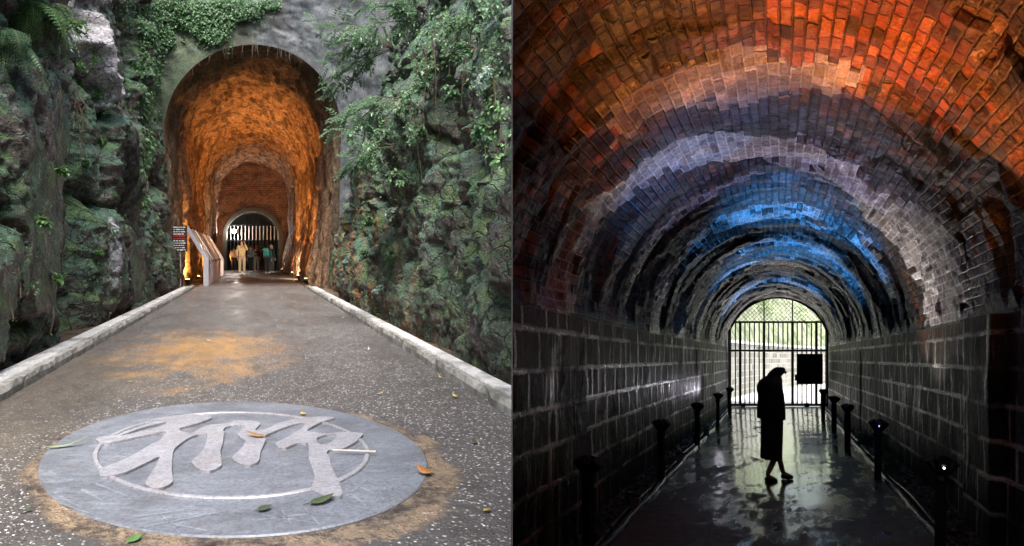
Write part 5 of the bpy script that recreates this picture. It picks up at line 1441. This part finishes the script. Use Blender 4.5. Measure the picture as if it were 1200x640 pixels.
# ------------------------------------------------------------------ outside, beyond the gate
M_conc = stone_mat('pale_concrete', (0.5, 0.5, 0.48), (0.72, 0.71, 0.68), 0.8)
tag(sheet('pavement', np.linspace(-9, 14, 30), np.linspace(GY, 90, 60), PB, M_conc, 0.0, 0.01, CUT_B, 51), kind='structure')
g = G('retaining_stone'); u = g.uv()
snap, mort, rc, e = masonry(g, u, 0.5, 0.3, 0.02, 0.03, 2.0)
M_ret = g.done(g.mix(mort, g.mix(rc[0], (0.13, 0.135, 0.11), (0.28, 0.28, 0.24)), (0.42, 0.42, 0.38)), 0.8, g.bump(g.ma('SUBTRACT', g.noise(u, 12, 5), mort), 0.7, 0.03))
rt = empty('retaining_wall', PB(-2.6, 27, 0), 'pale stone retaining wall outside the gate', 'wall')
pts = [(-2.5, 25.6), (-2.2, 29), (-1.4, 34), (-0.1, 39), (1.2, 43.5), (3.4, 48), (7, 53)]
P1 = []; U1 = []; s_ = 0
for i, (x_, y_) in enumerate(pts):
    if i: s_ += math.hypot(x_ - pts[i - 1][0], y_ - pts[i - 1][1])
    P1.append([list(PB(x_, y_, z_)) for z_ in np.linspace(-0.1, 2.5, 12)]); U1.append([(s_, z_) for z_ in np.linspace(-0.1, 2.5, 12)])
under(grid('wall_face', np.array(P1), M_ret, smooth=False, uv=np.array(U1)), rt)
P2 = [[list(PB(x_ - dx, y_ + dx, 2.5 + dz)) for dx, dz in ((-.05, -.08), (-.05, 0.04), (.5, 0.04), (.5, -2.6))] for x_, y_ in pts]
under(grid('coping', np.array(P2), M_conc, smooth=False), rt)
F_tree = foliage_mat('tree_green', (0.11, 0.18, 0.06), (0.17, 0.26, 0.08), (0.3, 0.4, 0.15))
def tree(x_, y_, H, cr, label, seed):
    r = random.Random(seed); b = PB(x_, y_, 1.5); t = empty('tree', b, label, 'tree', 'trees beyond the gate')
    st = MB(); mm = MB(); tips = []
    st.tube([(0, 0, -1.6), (r.uniform(-.1, .1), 0, H * .3), (r.uniform(-.3, .3), r.uniform(-.3, .3), H * .6), (0, 0, H * .85)], [.2, .15, .1, .04], 8)
    for i in range(12):
        a = r.uniform(0, 6.28); z0 = H * r.uniform(.25, .7); e = Vector((math.cos(a) * cr * r.uniform(.5, 1), math.sin(a) * cr * r.uniform(.5, 1), z0 + H * r.uniform(.05, .3)))
        st.tube([(0, 0, z0), e * .5 + Vector((0, 0, z0 * .5)), e], [.06, .04, .015], 5); tips.append(e); tips.append(e * .6 + Vector((0, 0, z0 * .4)))
    tips.append(Vector((0, 0, H * .9)))
    for e in tips:
        for k in range(75):
            v = rv(r); 
            if v.length > 1: continue
            leaf_into(mm, e + v * cr * .34, rv(r) + Vector((0, 0, -.2)), rv(r), .16, .05)
    st.build('trunk', M_stem, t); mm.build('crown', F_tree, t); return t
M_bank = (lambda g: g.done(g.mix(g.ramp(g.noise(g.pos(), 1.5, 7, 0.7), [(0.4, 0), (0.6, 1)]), (0.13, 0.17, 0.09), (0.38, 0.42, 0.28)), 0.9, g.bump(g.noise(g.pos(), 5, 7, 0.7), 1.0, 0.2)))(G('grassy_bank'))
Xh, Yh = np.meshgrid(np.linspace(-12, 30, 90), np.linspace(0, 1, 60), indexing='ij')
wall_y = np.interp(Xh, [p[0] for p in pts] + [14, 30], [p[1] for p in pts] + [56, 60])
Yr = wall_y + 0.45 + Yh ** 1.5 * 45
Zr = 2.46 + 11.0 * Yh + 0.8 * fbm(Xh * .3, Yr * .3, 66, 5) * sstep(0, 0.1, Yh)
Zr = np.where(Xh > 7, Zr - 2.4 * sstep(7, 10, Xh), Zr)
tag(grid('hillside', np.stack([Xh + BX * Yr, Yr, Zr + B0 + BZ * Yr], -1), M_bank), kind='structure')
tl = [(-4.2, 33, 4.5, 2.4, 'leafy tree behind the near end of the retaining wall'), (-2.6, 41, 4.6, 2.6, 'leafy tree over the middle of the retaining wall'), (1.0, 49, 4.6, 2.6, 'leafy tree behind the gate opening'), (6.5, 50, 5, 2.8, 'leafy tree at the right beyond the bright pavement'), (4.5, 60, 8, 3.6, 'tall tree far beyond the gate')]
for i, a in enumerate(tl): tree(*a, seed=300 + i)

# ------------------------------------------------------------------ the walker
M_coat = cloth('black_coat', (0.012, 0.012, 0.015)); M_skirt = cloth('dark_skirt', (0.022, 0.02, 0.02))
wp = PB(-0.09, 9.75, -0.014)
wk, VW, sw = person(wp, 1.62, R(90), dict(
    head0=(0, -.06, 1.53), head1=(0, -.10, 1.62), neck=(0, -.02, 1.45), face=(0, -.085, -.03),
    elL=(-.16, .08, 1.22), wrL=(-.12, .0, 1.12), haL=(-.10, -.02, 1.06), elR=(.16, .05, 1.16), wrR=(.13, .02, 1.04), haR=(.12, .0, .98),
    hiR=(.08, 0, .9), knR=(.08, -.10, .50), anR=(.09, -.21, .10), toR=(.10, -.35, .035),
    hiL=(-.08, 0, .9), knL=(-.08, -.06, .48), anL=(-.09, .11, .11), toL=(-.10, -.03, .035)),
    None, None, blk, H_black, 'person in a long black coat, dark skirt and brimmed hat walking on the wet floor')
def loft(name, rows, hx, mat, parent, seed=1, n=40, fold=0.02, close=(False, True)):
    """rows (cy, left, right) measured on the silhouette; front of the figure is -Y"""
    k = 0.003375; V_ = []; rng = []
    for i, (cy, l, r_) in enumerate(rows):
        z = (560 - cy) * k; c = -((l + r_) / 2 - 155) * k; h_ = (r_ - l) / 2 * k; wx = hx[i] if hasattr(hx, '__len__') else hx
        f_ = fold * (i / len(rows))
        for j in range(n):
            a = 2 * PI * j / n; q = 1 + f_ * math.sin(a * 7 + seed + i * .25) + f_ * .6 * math.sin(a * 12 + 1)
            V_.append((wx * math.cos(a) * q, c + h_ * math.sin(a) * (1 + f_ * .4 * math.sin(a * 9)), z))
    fs = [(i * n + j, i * n + (j + 1) % n, (i + 1) * n + (j + 1) % n, (i + 1) * n + j) for i in range(len(rows) - 1) for j in range(n)]
    if close[0]: fs.append(tuple(range(n)))
    o = mesh(name, V_, fs, mat, parent, None, True)
    if close[0]: pass
    ss = o.modifiers.new('sub', 'SUBSURF'); ss.levels = 1; ss.render_levels = 1
    sdf = o.modifiers.new('thick', 'SOLIDIFY'); sdf.thickness = 0.006
    return o
loft('coat', [(108, 152, 186), (116, 138, 190), (126, 122, 193), (138, 108, 192), (152, 101, 190), (168, 97, 192), (182, 98, 196), (200, 103, 199), (225, 101, 201), (250, 98, 203), (275, 97, 204), (293, 97, 204)],
     [.06, .10, .15, .20, .225, .235, .235, .23, .22, .225, .23, .235], M_coat, wk, 1, fold=.05)
loft('skirt', [(270, 110, 196), (300, 113, 198), (350, 113, 196), (400, 112, 194), (440, 111, 192), (462, 110, 192)], [.15, .16, .165, .17, .175, .18], M_skirt, wk, 3, fold=.07)
hat = loft('hat', [(79, 178, 200), (81, 170, 207), (87, 161, 210), (96, 152, 207), (104, 143, 201), (112, 138, 192), (122, 136, 186)], [.03, .06, .085, .095, .10, .10, .095], M_coat, wk, 2, fold=0.01, close=(True, False))
k = 0.003375
mm = MB(); n_ = 24; v = []
for r_ in (0.0, 0.5, 1.0):
    for j in range(n_ + 1):
        a = PI * j / n_
        v.append(((.085 + .02 * r_) * math.cos(a), -((200 - 155) * k + (0.0 + .048 * r_) * math.sin(a) + 0.0) , (560 - 94) * k + .012 * (1 - r_) - .012 * r_ * (math.cos(a) ** 2)))
mm.add(v, [(i * (n_ + 1) + j, i * (n_ + 1) + j + 1, (i + 1) * (n_ + 1) + j + 1, (i + 1) * (n_ + 1) + j) for i in range(2) for j in range(n_)])
o = mm.build('brim', M_coat, hat, None, True); o.modifiers.new('thick', 'SOLIDIFY').thickness = 0.03
